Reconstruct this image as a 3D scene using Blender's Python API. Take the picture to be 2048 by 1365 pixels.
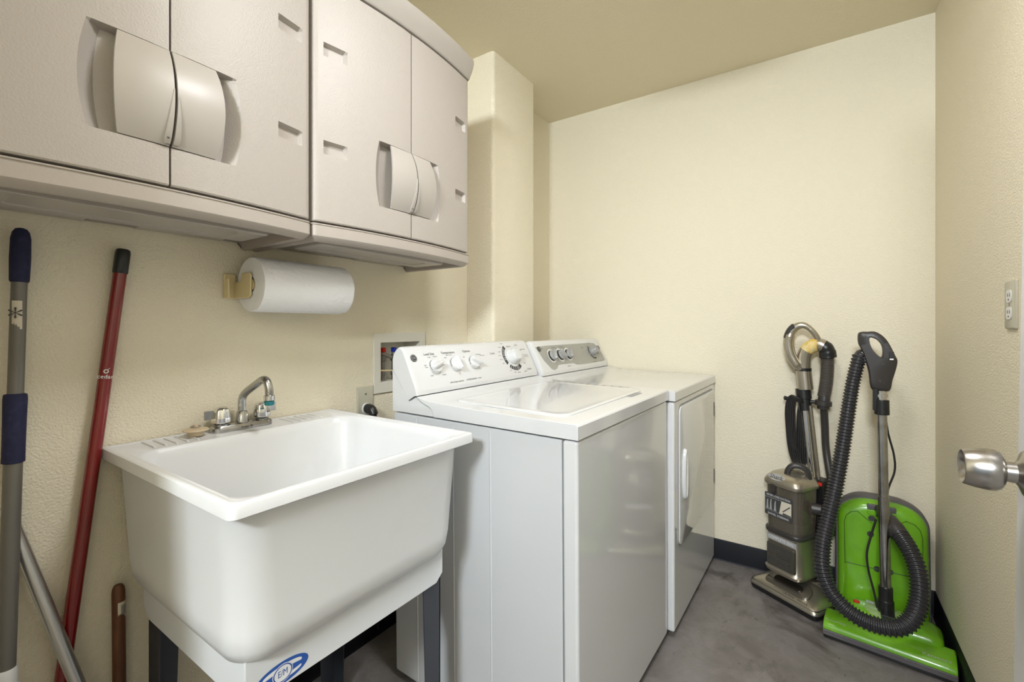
import bpy, bmesh, math, random
from mathutils import Vector, Matrix
random.seed(7)
PI = math.pi
scn = bpy.context.scene
for o in list(bpy.data.objects): bpy.data.objects.remove(o)

# ------------------------------------------------------------------ camera, world, lights
F_PX, YAW, HOR, CAM_H = 907.16, .5938, 654.9, 1.1328
cam_d = bpy.data.cameras.new('camera'); cam = bpy.data.objects.new('camera', cam_d)
scn.collection.objects.link(cam)
cam.location = (0, 0, CAM_H); cam.rotation_euler = (PI/2, 0, YAW - PI/2)
cam_d.sensor_width = 36; cam_d.lens = F_PX*36/2048; cam_d.shift_y = -(682.5-HOR)/2048
cam_d.clip_start = .02
scn.camera = cam
scn.view_settings.view_transform = 'Standard'; scn.view_settings.look = 'None'
scn.view_settings.gamma = 1; scn.view_settings.use_curve_mapping = False
scn.view_settings.exposure = 0.06

w = bpy.data.worlds.new('world'); scn.world = w; w.use_nodes = True
w.node_tree.nodes['Background'].inputs[0].default_value = (.72, .84, 1, 1)
w.node_tree.nodes['Background'].inputs[1].default_value = .12

def area(name, loc, target, sx, sy, power, col):
    l = bpy.data.lights.new(name, 'AREA'); l.shape = 'RECTANGLE'; l.size = sx; l.size_y = sy
    l.energy = power; l.color = col
    o = bpy.data.objects.new(name, l); scn.collection.objects.link(o); o.location = loc
    o.rotation_euler = (Vector(target)-Vector(loc)).to_track_quat('-Z', 'Y').to_euler()
    return o
area('ceiling_lamp_light', (.85, .22, 2.300), (.85, .22, 0), .30, .30, 15, (.97, .97, 1))
area('hall_light', (-1.75, -.10, 2.22), (2.4, .40, 1.6), .5, .3, 80, (.85, .925, 1))
area('low_daylight', (-1.3, .25, .75), (.9, .7, .5), .8, .9, .9, (.66, .82, 1))

# ------------------------------------------------------------------ materials
def mat(name, col, rough=.5, metal=0, spec=.5, coat=0, bump=None, alpha=None, trans=0):
    m = bpy.data.materials.new(name); m.use_nodes = True; nt = m.node_tree
    b = nt.nodes['Principled BSDF']
    b.inputs['Base Color'].default_value = (*col, 1); b.inputs['Roughness'].default_value = rough
    b.inputs['Metallic'].default_value = metal; b.inputs['Specular IOR Level'].default_value = spec
    b.inputs['Coat Weight'].default_value = coat; b.inputs['Coat Roughness'].default_value = .05
    b.inputs['Transmission Weight'].default_value = trans
    if bump:
        sc, st, dist = bump[:3]; det = bump[3] if len(bump) > 3 else 2
        tc = nt.nodes.new('ShaderNodeTexCoord'); n = nt.nodes.new('ShaderNodeTexNoise')
        n.inputs['Scale'].default_value = sc; n.inputs['Detail'].default_value = det
        bp = nt.nodes.new('ShaderNodeBump'); bp.inputs['Strength'].default_value = st; bp.inputs['Distance'].default_value = dist
        nt.links.new(tc.outputs['Object'], n.inputs['Vector']); nt.links.new(n.outputs['Fac'], bp.inputs['Height'])
        nt.links.new(bp.outputs['Normal'], b.inputs['Normal'])
    return m
def mottled(m, c2, scale=3, lo=.4, hi=.7, detail=6, stretch=None):
    nt = m.node_tree; b = nt.nodes['Principled BSDF']; c1 = tuple(b.inputs['Base Color'].default_value)
    tc = nt.nodes.new('ShaderNodeTexCoord'); n = nt.nodes.new('ShaderNodeTexNoise')
    n.inputs['Scale'].default_value = scale; n.inputs['Detail'].default_value = detail
    src = tc.outputs['Object']
    if stretch:
        mp = nt.nodes.new('ShaderNodeMapping'); mp.inputs['Scale'].default_value = stretch
        nt.links.new(src, mp.inputs['Vector']); src = mp.outputs['Vector']
    nt.links.new(src, n.inputs['Vector'])
    r = nt.nodes.new('ShaderNodeValToRGB'); r.color_ramp.elements[0].position = lo; r.color_ramp.elements[1].position = hi
    r.color_ramp.elements[0].color = c1; r.color_ramp.elements[1].color = (*c2, 1)
    nt.links.new(n.outputs['Fac'], r.inputs['Fac']); nt.links.new(r.outputs['Color'], b.inputs['Base Color'])
    return m
WALLC = (.80, .735, .575)
M = {}
M['wall'] = mat('cream_wall_paint', WALLC, .7, bump=(210, .6, .0045, 2), spec=.3)
M['ceil'] = mat('cream_ceiling_paint', (.80, .73, .55), .85, bump=(110, .35, .004, 2), spec=.2)
M['floor'] = mottled(mat('stained_concrete', (.265, .245, .235), .38, bump=(40, .25, .002, 6)), (.065, .052, .044), 3.4, .47, .66, 14)
def concrete():
    m = mat('stained_concrete', (.26, .24, .23), .40, bump=(45, .25, .002, 6)); nt = m.node_tree; b = nt.nodes['Principled BSDF']
    tc = nt.nodes.new('ShaderNodeTexCoord')
    def noise(sc, det, ro, dist, lo, hi):
        n = nt.nodes.new('ShaderNodeTexNoise'); n.inputs['Scale'].default_value = sc; n.inputs['Detail'].default_value = det
        n.inputs['Roughness'].default_value = ro; n.inputs['Distortion'].default_value = dist
        r = nt.nodes.new('ShaderNodeMapRange'); r.inputs['From Min'].default_value = lo; r.inputs['From Max'].default_value = hi
        nt.links.new(tc.outputs['Object'], n.inputs['Vector']); nt.links.new(n.outputs['Fac'], r.inputs['Value']); return r.outputs['Result']
    def mix(f, a, c):
        x = nt.nodes.new('ShaderNodeMix'); x.data_type = 'RGBA'; nt.links.new(f, x.inputs[0])
        if isinstance(a, tuple): x.inputs[6].default_value = (*a, 1)
        else: nt.links.new(a, x.inputs[6])
        x.inputs[7].default_value = (*c, 1); return x.outputs[2]
    c = mix(noise(7, 12, .7, .4, .35, .70), (.235, .215, .205), (.135, .118, .108))
    c = mix(noise(2.6, 14, .74, 1.0, .55, .70), c, (.060, .048, .040))
    c = mix(noise(38, 6, .6, .2, .66, .72), c, (.05, .04, .035))
    nt.links.new(c, b.inputs['Base Color']); return m
M['floor'] = concrete()
M['base'] = mat('black_vinyl_base', (.004, .004, .007), .5, spec=.25)
M['plastic'] = mat('taupe_plastic', (.415, .375, .335), .45, bump=(300, .5, .0012, 2))
M['plastic_s'] = mat('taupe_plastic_smooth', (.42, .385, .345), .38)
M['plastic_body'] = mat('taupe_plastic_body', (.41, .365, .32), .5, bump=(200, .12, .001, 2))
M['dark_gap'] = mat('gap_shadow_plastic', (.05, .045, .04), .8)
M['tub'] = mottled(mat('white_moulded_tub', (.72, .725, .725), .28), (.67, .67, .66), 9, .55, .9, 8)
M['skirt'] = mat('white_tub_skirt', (.70, .715, .73), .35)
M['leg'] = mat('slate_painted_leg', (.05, .054, .066), .35, .3)
M['enamel'] = mat('white_enamel', (.67, .675, .675), .11, spec=.6, coat=.5)
M['side'] = mat('white_painted_steel', (.58, .59, .60), .25, spec=.5)
M['wplastic'] = mat('white_plastic', (.72, .72, .71), .3)
M['greypanel'] = mat('silver_grey_panel', (.40, .40, .37), .35, .25)
M['greyknob'] = mat('grey_knob', (.36, .36, .35), .35, .2)
M['ink'] = mat('dark_print', (.05, .05, .05), .5)
M['greyink'] = mat('grey_print', (.3, .3, .3), .5)
M['black'] = mat('black_plastic', (.012, .012, .012), .35)
M['charcoal'] = mat('charcoal_plastic', (.036, .032, .030), .38)
M['hose'] = mat('dark_grey_hose', (.026, .025, .028), .24, spec=.6)
M['hose2'] = mat('brown_grey_hose', (.075, .065, .055), .4)
M['chrome'] = mat('chrome', (.78, .78, .78), .10, 1)
M['chrome_d'] = mottled(mat('dull_chrome', (.50, .50, .49), .22, 1), (.30, .29, .28), 20, .4, .7)
M['brushed'] = mat('brushed_nickel', (.42, .40, .37), .27, 1)
M['champ'] = mat('champagne_silver', (.36, .32, .25), .27, .85)
M['champ_l'] = mat('light_champagne', (.46, .42, .34), .28, .85)
M['smoke'] = mat('smoky_bin', (.34, .29, .22), .10, spec=.6, trans=.75)
M['window'] = mat('dark_brush_window', (.020, .016, .012), .12, spec=.6)
M['champ_d'] = mat('gunmetal_cover', (.15, .135, .11), .3, .7)
M['lens'] = mat('clear_green_lens', (.30, .42, .16), .15, spec=.6)
M['green'] = mottled(mat('lime_green_plastic', (.155, .40, .012), .28, coat=.3), (.12, .31, .012), 14, .5, .8)
M['green_d'] = mat('dark_green_line', (.03, .10, .004), .5)
M['grey_d'] = mat('grey_bumper', (.11, .10, .105), .45)
M['cord'] = mat('black_cord', (.015, .014, .014), .4)
M['cream'] = mat('cream_plastic', (.72, .60, .33), .4)
M['paper'] = mat('paper_towel', (.86, .86, .87), .9, spec=.1, bump=(70, .6, .004, 1))
M['navy'] = mottled(mat('navy_foam', (.008, .010, .045), .75), (.02, .02, .07), 90, .5, .8)
M['greypole'] = mottled(mat('grey_painted_pole', (.17, .16, .14), .4, .3), (.06, .055, .05), 25, .62, .75, 4, (1, 1, .15))
M['alu'] = mat('satin_aluminium', (.62, .62, .62), .3, .9)
M['red'] = mat('red_painted_pole', (.19, .005, .005), .18, coat=.5)
M['wood'] = mottled(mat('brown_wood_handle', (.16, .06, .022), .5), (.08, .03, .012), 10, .35, .65, 6, (6, 6, 1))
M['label'] = mat('paper_label', (.66, .60, .48), .6)
M['white'] = mat('white_print', (.8, .8, .8), .5)
M['silverprint'] = mat('silver_print', (.45, .45, .45), .4, .3)
M['redp'] = mat('red_plastic', (.55, .02, .01), .4)
M['bluep'] = mat('blue_plastic', (.01, .03, .35), .4)
M['logo_blue'] = mat('logo_blue', (.02, .09, .38), .5)
M['teal'] = mottled(mat('teal_tape', (.01, .14, .17), .5), (.03, .25, .28), 200, .4, .7)
M['tan'] = mat('tan_rubber', (.62, .50, .33), .5)
M['plate'] = mat('almond_plate', (.50, .48, .38), .4)
M['boxwhite'] = mat('outlet_box_white', (.72, .70, .62), .4)
M['door'] = mottled(mat('off_white_door', (.66, .66, .67), .4), (.58, .57, .55), 5, .5, .8)
M['tape'] = mottled(mat('yellow_tape', (.70, .46, .10), .5), (.75, .62, .30), 60, .4, .6)
M['steelbox'] = mat('valve_steel', (.35, .33, .32), .3, .9)
e = bpy.data.materials.new('lamp_diffuser'); e.use_nodes = True
e.node_tree.nodes['Principled BSDF'].inputs['Emission Color'].default_value = (1, .93, .8, 1)
e.node_tree.nodes['Principled BSDF'].inputs['Emission Strength'].default_value = 2
M['lamp'] = e

# ------------------------------------------------------------------ mesh helpers
def V(*a): return Vector(a)
def box(bm, x0, x1, y0, y1, z0, z1, Mx=None):
    vs = [bm.verts.new(V(x, y, z)) for z in (z0, z1) for x, y in ((x0, y0), (x1, y0), (x1, y1), (x0, y1))]
    for f in ((3, 2, 1, 0), (4, 5, 6, 7), (0, 1, 5, 4), (1, 2, 6, 5), (2, 3, 7, 6), (3, 0, 4, 7)):
        bm.faces.new([vs[i] for i in f])
    if Mx: bmesh.ops.transform(bm, matrix=Mx, verts=vs)
    return vs
def loft(bm, rings, cap0=True, cap1=True, closed=False, flip=False):
    R = [[bm.verts.new(V(*p)) for p in r] for r in rings]; n = len(R[0])
    pairs = list(zip(R, R[1:])) + ([(R[-1], R[0])] if closed else [])
    for a, b in pairs:
        for i in range(n):
            f = [a[i], a[(i+1) % n], b[(i+1) % n], b[i]]
            bm.faces.new(f[::-1] if flip else f)
    if cap0 and not closed: bm.faces.new(R[0] if flip else R[0][::-1])
    if cap1 and not closed: bm.faces.new(R[-1][::-1] if flip else R[-1])
    return R
def rrect(x0, x1, y0, y1, r, n=6):
    if not isinstance(r, (list, tuple)): r = (r,)*4
    out = []
    for (cx, cy, a0, rr) in ((x1-r[0], y0+r[0], -90, r[0]), (x1-r[1], y1-r[1], 0, r[1]), (x0+r[2], y1-r[2], 90, r[2]), (x0+r[3], y0+r[3], 180, r[3])):
        for k in range(n+1):
            a = math.radians(a0+90*k/n); out.append((cx+rr*math.cos(a), cy+rr*math.sin(a)))
    return out
def lift(poly, z): return [(x, y, z) for x, y in poly]
def prism(bm, poly, axis, a0, a1):
    def p(q, a): return {'x': (a, q[0], q[1]), 'y': (q[0], a, q[1]), 'z': (q[0], q[1], a)}[axis]
    loft(bm, [[p(q, a0) for q in poly], [p(q, a1) for q in poly]])
def frames(pts):
    P = [Vector(p) for p in pts]; T = []
    for i in range(len(P)):
        t = (P[min(i+1, len(P)-1)]-P[max(i-1, 0)]); T.append(t.normalized() if t.length > 1e-9 else Vector((0, 0, 1)))
    ref = Vector((0, 0, 1)) if abs(T[0].z) < .9 else Vector((1, 0, 0))
    u = T[0].cross(ref).normalized(); out = []
    for i, t in enumerate(T):
        u = (u - t*u.dot(t)).normalized(); out.append((P[i], u, t.cross(u), t))
    return out
def tube(bm, pts, r, n=16, sy=1.0, cap=True):
    rs = r if isinstance(r, (list, tuple)) else [r]*len(pts)
    rings = []
    for (p, u, v, t), q in zip(frames(pts), rs):
        rings.append([tuple(p+u*q*math.cos(2*PI*k/n)+v*q*sy*math.sin(2*PI*k/n)) for k in range(n)])
    loft(bm, rings, cap, cap)
def smooth(pts, n=8):
    P = [Vector(p) for p in pts]; P = [2*P[0]-P[1]]+P+[2*P[-1]-P[-2]]; out = []
    for i in range(1, len(P)-2):
        for k in range(n):
            t = k/n; a, b, c, d = P[i-1:i+3]
            out.append(.5*((2*b)+(c-a)*t+(2*a-5*b+4*c-d)*t*t+(3*b-a-3*c+d)*t**3))
    out.append(P[-2]); return out
def resample(pts, step):
    P = [Vector(p) for p in pts]; out = [P[0]]; acc = 0; last = P[0]
    for q in P[1:]:
        while (q-last).length >= step:
            last = last+(q-last).normalized()*step; out.append(last)
    return out
def lathe(bm, prof, origin=(0, 0, 0), axis=(0, 0, 1), n=32, cap=True, flute=None):
    O = Vector(origin); A = Vector(axis).normalized()
    u = A.cross(Vector((0, 0, 1)) if abs(A.z) < .9 else Vector((1, 0, 0))).normalized(); v = A.cross(u)
    rings = []
    for r, z in prof:
        rings.append([])
        for k in range(n):
            a = 2*PI*k/n; rr = max(r, 1e-5)
            if flute: rr *= 1+flute[1]*math.cos(flute[0]*a)
            rings[-1].append(tuple(O+A*z+(u*math.cos(a)+v*math.sin(a))*rr))
    loft(bm, rings, cap, cap)
def finish(bm, name, m, parent=None, bevel=0, seg=2, flat=False, loc=None, sharp=35):
    bmesh.ops.recalc_face_normals(bm, faces=bm.faces[:])
    if loc is not None: bmesh.ops.translate(bm, vec=-Vector(loc), verts=bm.verts[:])
    me = bpy.data.meshes.new(name); bm.to_mesh(me); bm.free()
    if not flat:
        for p in me.polygons: p.use_smooth = True
        me.set_sharp_from_angle(angle=math.radians(sharp))
    o = bpy.data.objects.new(name, me); scn.collection.objects.link(o); me.materials.append(M[m])
    if bevel:
        b = o.modifiers.new('bevel', 'BEVEL'); b.width = bevel; b.segments = seg; b.limit_method = 'ANGLE'; b.angle_limit = math.radians(40); b.harden_normals = True
    if parent: o.parent = parent
    elif loc is not None: o.location = loc
    return o
def B(): return bmesh.new()
def thing(name, label, cat, loc=(0, 0, 0), rot=(0, 0, 0), group=None):
    o = bpy.data.objects.new(name, None); scn.collection.objects.link(o); o.empty_display_size = .05
    o.location = loc; o.rotation_euler = rot; o['label'] = label; o['category'] = cat
    if group: o['group'] = group
    return o
def tag(o, label, cat, group=None):
    o['label'] = label; o['category'] = cat
    if group: o['group'] = group
    return o
def struct(o, label=None): 
    o['kind'] = 'structure'
    if label: o['label'] = label
    return o
def add_text(bm, s, size, origin, xd, yd, align='CENTER', ext=.0004, wide=1.0):
    cu = bpy.data.curves.new('t', 'FONT'); cu.body = s; cu.size = size; cu.align_x = align; cu.align_y = 'CENTER'
    cu.resolution_u = 2
    ob = bpy.data.objects.new('t', cu); scn.collection.objects.link(ob)
    dg = bpy.context.evaluated_depsgraph_get(); dg.update()
    me = bpy.data.meshes.new_from_object(ob.evaluated_get(dg))
    xd = Vector(xd).normalized(); yd = Vector(yd).normalized(); zd = xd.cross(yd); O = Vector(origin)
    vs = [bm.verts.new(O+xd*v.co.x*wide+yd*v.co.y+zd*ext) for v in me.vertices]
    for p in me.polygons:
        try: bm.faces.new([vs[i] for i in p.vertices])
        except ValueError: pass
    bpy.data.objects.remove(ob); bpy.data.curves.remove(cu); bpy.data.meshes.remove(me)
def finish_flat(bm, name, m, parent=None, loc=None):
    if loc is not None: bmesh.ops.translate(bm, vec=-Vector(loc), verts=bm.verts[:])
    me = bpy.data.meshes.new(name); bm.to_mesh(me); bm.free()
    o = bpy.data.objects.new(name, me); scn.collection.objects.link(o); me.materials.append(M[m])
    if parent: o.parent = parent
    return o

def absorb(o, bm, m):
    """printing that belongs to a part: same mesh, second material"""
    me = o.data; me.materials.append(M[m]); idx = len(me.materials)-1
    for f in bm.faces: f.material_index = idx; f.smooth = False
    b2 = bmesh.new(); b2.from_mesh(me)
    mp = {v: b2.verts.new(v.co) for v in bm.verts}
    for f in bm.faces:
        g = b2.faces.new([mp[v] for v in f.verts]); g.material_index = idx; g.smooth = False
    b2.to_mesh(me); b2.free(); bm.free()
# ------------------------------------------------------------------ the room
YL, XB, YR, ZC = 1.3486, 2.398, -.380, 2.366
XP, YP, XP2 = 1.6264, 1.1977, 1.9698
OX0, OX1, OZ0, OZ1 = 1.118, 1.322, .925, 1.078     # opening of the recessed laundry outlet box
bm = B(); box(bm, -2.2, 2.52, -.5, 1.5, -.1, 0); struct(finish(bm, 'floor', 'floor'))
bm = B(); box(bm, -2.2, 2.52, -.5, 1.5, ZC, ZC+.1); struct(finish(bm, 'ceiling', 'ceil'))
bm = B()
box(bm, -2.2, OX0, YL, YL+.12, 0, ZC); box(bm, OX1, 2.52, YL, YL+.12, 0, ZC)
box(bm, OX0, OX1, YL, YL+.12, 0, OZ0); box(bm, OX0, OX1, YL, YL+.12, OZ1, ZC)
bmesh.ops.remove_doubles(bm, verts=bm.verts[:], dist=1e-5); struct(finish(bm, 'wall_left', 'wall'))
bm = B(); box(bm, XB, XB+.12, YR-.12, YL, 0, ZC); struct(finish(bm, 'wall_back', 'wall'))
bm = B(); box(bm, -2.2, XB, YR-.12, YR, 0, ZC); struct(finish(bm, 'wall_right', 'wall'))
bm = B(); box(bm, -.12, 0, .80, YL, 0, ZC); struct(finish(bm, 'wall_front_unseen', 'wall'))  # unseen entry wall stub, added and sized to shade the left wall
bm = B(); prism(bm, rrect(XP, XP2, YP, YL, (.004, .002, .002, .016), 5), 'z', 0, ZC); struct(finish(bm, 'wall_chase', 'wall', sharp=60))
def baseboard(name, p, q, nrm, z=.1):
    p, q, nrm = Vector(p), Vector(q), Vector(nrm); bm = B()
    prof = [(0, 0), (.009, 0), (.007, .004), (.0050, .009), (.0045, z-.004), (.002, z), (0, z)]
    R = [[tuple(c+nrm*a+V(0, 0, b)) for a, b in prof] for c in (p, q)]
    loft(bm, R); struct(finish(bm, name, 'base'))
baseboard('baseboard_back', (XB, YR, 0), (XB, YL, 0), (-1, 0, 0))
baseboard('baseboard_right', (.12, YR, 0), (XB-.001, YR, 0), (0, 1, 0))
baseboard('baseboard_left', (-2.2, YL, 0), (XP, YL, 0), (0, -1, 0))
# door opened against the right wall
dr = thing('door_1', 'off-white door leaf standing open against the right wall', 'door', (.10, -.2685, .01)); dr['kind'] = 'structure'
dr.rotation_euler = (math.radians(.75), 0, 0)
bm = B(); box(bm, 0, .948, -.0175, .0175, 0, 2.02); finish(bm, 'door_leaf', 'door', dr, .002)
kx, kz = .890, .903
bm = B(); lathe(bm, [(.036, 0), (.036, .004), (.033, .008), (.020, .013), (.0155, .017), (.0145, .030)], (kx, .0175, kz), (0, 1, 0), 40)
kb = finish(bm, 'knob_rose', 'brushed', dr)
bm = B(); lathe(bm, [(.0135, .026), (.0135, .0295), (.022, .030), (.0285, .034), (.0315, .040), (.0315, .048), (.0298, .060), (.0265, .0745), (.0255, .0758), (.0235, .0748), (.0195, .068), (.011, .065), (.001, .065)], (kx, .0175, kz), (0, 1, 0), 40)
finish(bm, 'door_knob', 'brushed', dr)
# flush ceiling lamp (behind and above the view)
lt = thing('ceiling_lamp', 'square flush ceiling lamp in front of the washer, above the frame', 'lamp', (.85, .22, ZC))
bm = B(); box(bm, -.17, .17, -.17, .17, -.045, 0); finish(bm, 'lamp_housing', 'wplastic', lt, .005)
bm = B(); box(bm, -.15, .15, -.15, .15, -.055, -.0455); finish(bm, 'diffuser', 'lamp', lt, .003)

# ------------------------------------------------------------------ wall cabinets (bowed plastic units)
CAB_HW, YF, BOW = .3035, 1.0135, .028
ZD0, ZD1, ZR0, ZR1 = 1.400, 2.016, 1.4725, 1.655
def outline(off=0, back=.0, side=0, rad=.010):
    hw = CAB_HW-side; pts = []
    def yb(s): return YF+BOW*(s/CAB_HW)**2+off
    N = 16
    s1 = hw-rad
    for i in range(N+1):
        s = -s1+2*s1*i/N; pts.append((s, yb(s)))
    yc = yb(s1)+rad
    for k in range(1, 6):
        a = math.radians(-90+90*k/5); pts.append((s1+rad*math.cos(a), yc+rad*math.sin(a)))
    pts += [(hw, YL-.001-back), (hw-.014, YL-.001-back), (-hw+.014, YL-.001-back), (-hw, YL-.001-back)]
    for k in range(0, 5):
        a = math.radians(180+90*k/5); pts.append((-s1+rad*math.cos(a), yc+rad*math.sin(a)))
    return pts
def rect_pocket(x, z, p, sl=.006):
    x0, x1, z0, z1, D = p
    return D*max(0, min(1, (x-x0)/sl, (x1-x)/sl, (z-z0)/sl, (z1-z)/sl))
def make_door(parent, sgn, name='cabinet_door'):
    """half door: sgn -1 left of the seam, +1 right of it; s measured from the seam"""
    g = .0018
    s_end = CAB_HW-.0015
    pk = [(s_end-.088, s_end-.024, ZD1-.195, ZD1-.160), (s_end-.088, s_end-.024, ZD0+.172, ZD0+.207)]
    SL = .0055
    S = [g, .03, .06, .080, .088, .096, .104, .112, .118, .126, .14, .16, .18]+[a for p in pk[:1] for a in (p[0], p[0]+SL, p[1]-SL, p[1])]+[.288, s_end-.012, s_end-.006, s_end-.002, s_end]
    S = sorted(set(round(a, 5) for a in S))
    Z = [ZD0, ZD0+.003, ZR0-.0006, ZR0+.0035, ZR1-.0035, ZR1+.0006, ZD1-.003, ZD1]
    for p in pk: Z += [p[2], p[2]+SL, p[3]-SL, p[3]]
    Z += [ZR0+.003+(ZR1-ZR0-.006)*k/14 for k in range(15)]+[1.43, 1.70, 1.76, 1.92]
    Z = sorted(set(round(a, 5) for a in Z))
    zc, hz = (ZR0+ZR1)/2, (ZR1-ZR0)/2
    def dep(s, z):
        d = 0
        for p in pk: d = max(d, rect_pocket(s, z, (*p, .0125), SL))
        if ZR0+.0010 < z < ZR1-.0010:
            e = .118-s; d = max(d, .021*max(0, min(1, e/.022)))
        if s > s_end-.012: t = (s-(s_end-.012))/.012; d += .010*(1-math.sqrt(max(0, 1-t*t)))
        if s < g+.0001: d += .0015
        if z < ZD0+.001 or z > ZD1-.001: d += .002
        return d
    bm = B(); grid = {}
    for i, s in enumerate(S):
        for j, z in enumerate(Z):
            b = .013*max(0, 1-((z-zc)/hz)**2)*max(0, 1-abs(s-.112)/.055)
            ss = s+b
            d = dep(s, z)
            grid[i, j] = bm.verts.new((sgn*ss, YF+BOW*(ss/CAB_HW)**2+d, z))
    for i in range(len(S)-1):
        for j in range(len(Z)-1):
            f = [grid[i, j], grid[i+1, j], grid[i+1, j+1], grid[i, j+1]]
            bm.faces.new(f if sgn > 0 else f[::-1])
    # thickness: back skin
    back = {}
    bl = [(i, 0) for i in range(len(S))]+[(len(S)-1, j) for j in range(1, len(Z))]+[(i, len(Z)-1) for i in range(len(S)-2, -1, -1)]+[(0, j) for j in range(len(Z)-2, 0, -1)]
    bk = [bm.verts.new((grid[k].co.x, YF+BOW*(abs(grid[k].co.x)/CAB_HW)**2+.0255, grid[k].co.z)) for k in bl]
    for a in range(len(bl)):
        c = (a+1) % len(bl); bm.faces.new([grid[bl[a]], grid[bl[c]], bk[c], bk[a]])
    bm.faces.new(bk)
    d = finish(bm, name, 'plastic', parent, sharp=24)
    # curved pull
    bm = B(); NZ = 18; fr, bkr = [], []
    SS = [.0022, .02, .04, .06, .078]
    rows = []
    for j in range(NZ+1):
        z = ZR0+.0012+(ZR1-ZR0-.0024)*j/NZ; t = (z-zc)/hz
        bulge = .027*(1-t*t)
        ring = []
        sh = .010*(1-t*t)
        for s in SS: 
            q = s+(sh*(s/.078)); ring.append((sgn*q, YF+BOW*(q/CAB_HW)**2-bulge*(1-.25*(s/.078)**2)-.0005, z))
        for s in SS[::-1]: 
            q = s+(sh*(s/.078)); ring.append((sgn*q, YF+BOW*(q/CAB_HW)**2-bulge*(1-.25*(s/.078)**2)+.0045, z))
        rows.append(ring)
    loft(bm, rows); hd = finish(bm, 'door_pull', 'plastic_s', d, sharp=50)
    return d, hd
def make_cabinet(label, xc):
    t = thing('wall_cabinet', label, 'cabinet', (xc, 0, 0), group='taupe plastic wall cabinets')
    t.location = (xc, 0, 0)
    o = .0262
    bm = B()
    loft(bm, [lift(outline(o), z) for z in (ZD0-.002, ZD1+.004)])
    finish(bm, 'cabinet_body', 'plastic_body', t, sharp=50)
    # cornice
    prof = [(.020, ZD1+.0025), (-.003, ZD1+.0035), (-.006, ZD1+.006), (-.008, ZD1+.010), (-.016, ZD1+.024), (-.023, ZD1+.040), (-.0265, ZD1+.052), (-.027, ZD1+.061), (-.024, ZD1+.068), (-.018, ZD1+.072), (-.010, ZD1+.074), (.02, ZD1+.075)]
    bm = B(); loft(bm, [lift(outline(a, rad=.01), z) for a, z in prof]); finish(bm, 'cornice', 'plastic_s', t, sharp=30)
    # skirt with the hollow underside
    prof = [(.030, .010, ZD0-.0030), (.002, 0, ZD0-.0050), (-.001, 0, ZD0-.0062), (-.001, 0, ZD0-.0085), (.0012, .001, ZD0-.0095), (.0012, .001, ZD0-.0118), (-.001, 0, ZD0-.0130), (-.001, 0, ZD0-.0370), (.0005, .001, ZD0-.0395), (.012, .009, ZD0-.0490), (.016, .012, ZD0-.0505), (.020, .016, ZD0-.0500),
            (.024, .020, ZD0-.047), (.028, .024, ZD0-.024)]
    R = []
    for q_, (a, s, z) in enumerate(prof):
        r_ = lift(outline(a, .004 if q_ > len(prof)-4 else 0, s), z)
        for k in (23, 24): r_[k] = (r_[k][0], r_[k][1], max(z, ZD0-.031) if q_ < len(prof)-1 else z)
        R.append(r_)
    bm = B(); loft(bm, R)
    # tray and ribs on the underside
    sk = finish(bm, 'bottom_skirt', 'plastic_body', t, sharp=28)
    bm = B()
    R = []
    for ins, z in ((0, ZD0-.023), (.004, ZD0-.045), (.008, ZD0-.047), (.060, ZD0-.047), (.062, ZD0-.044)):
        yb0 = 1.092; R.append(lift(rrect(-.250+ins, .235-ins, yb0+ins*.5, 1.235-ins*.5, .014, 4), z))
    loft(bm, R)
    def rear(x0_, x1_, dz):
        loft(bm, [[(x0_, 1.243, ZD0-.0235), (x1_, 1.243, ZD0-.0235), (x1_, YL-.0012, ZD0-.0235), (x0_, YL-.0012, ZD0-.0235)], [(x0_+.006, 1.249, ZD0-dz), (x1_-.020, 1.249, ZD0-dz), (x1_-.006, YL-.0012, ZD0-dz), (x0_+.006, YL-.0012, ZD0-dz)]])
    rear(-.275, -.045, .033); rear(-.043, .030, .027); rear(.034, .235, .033)
    finish(bm, 'bottom_tray', 'plastic_s', t, .0015)
    dl, hl = make_door(t, -1); d2, h2 = make_door(t, 1)
    # padlock tab rib on the left pull
    zc, hz = (ZR0+ZR1)/2, (ZR1-ZR0)/2
    def yp(z): tt = (z-zc)/hz; return YF-.027*(1-tt*tt)
    for sg in (-1, 1):
        bm = B(); n = 12; rows = []
        for k in range(n+1):
            z = ZR0+.004+(.098*k/n if sg < 0 else .085*k/n)
            wd = .0105*(1-k/n)**.8+.0012; pr = .006*(1-.6*k/n)
            if k == 0: wd *= .7; pr *= .7
            x0, x1 = sg*.0024, sg*(.0024+wd)
            rows.append([(x0, yp(z)+.002, z), (x0, yp(z)-pr, z), (x1, yp(z)-pr*.9, z), (x1, yp(z)+.002, z)])
        loft(bm, rows); lk = finish(bm, 'latch_tab', 'plastic_s', dl if sg < 0 else d2, .001, sharp=50)
        if sg < 0:
            bm = B(); lathe(bm, [(.0024, 0), (.0024, .0008)], (-.0075, yp(ZR0+.014)-.0046, ZR0+.014), (0, -1, 0), 12)
            finish(bm, 'lock_hole', 'dark_gap', lk)
        else:
            # pressed outline mark on the right pull
            bm = B(); q = .03
            box(bm, .022, .062, yp(ZR1-.018)+.0022, yp(ZR1-.018)+.0035, ZR1-.0190, ZR1-.0182)
            finish(bm, 'moulded_mark', 'plastic_body', h2)
    return t
make_cabinet('taupe plastic wall cabinet over the left end of the tub, cut by the photo edge', .3490)
make_cabinet('taupe plastic wall cabinet between its twin and the boxed-out wall corner', .9620)

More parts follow.
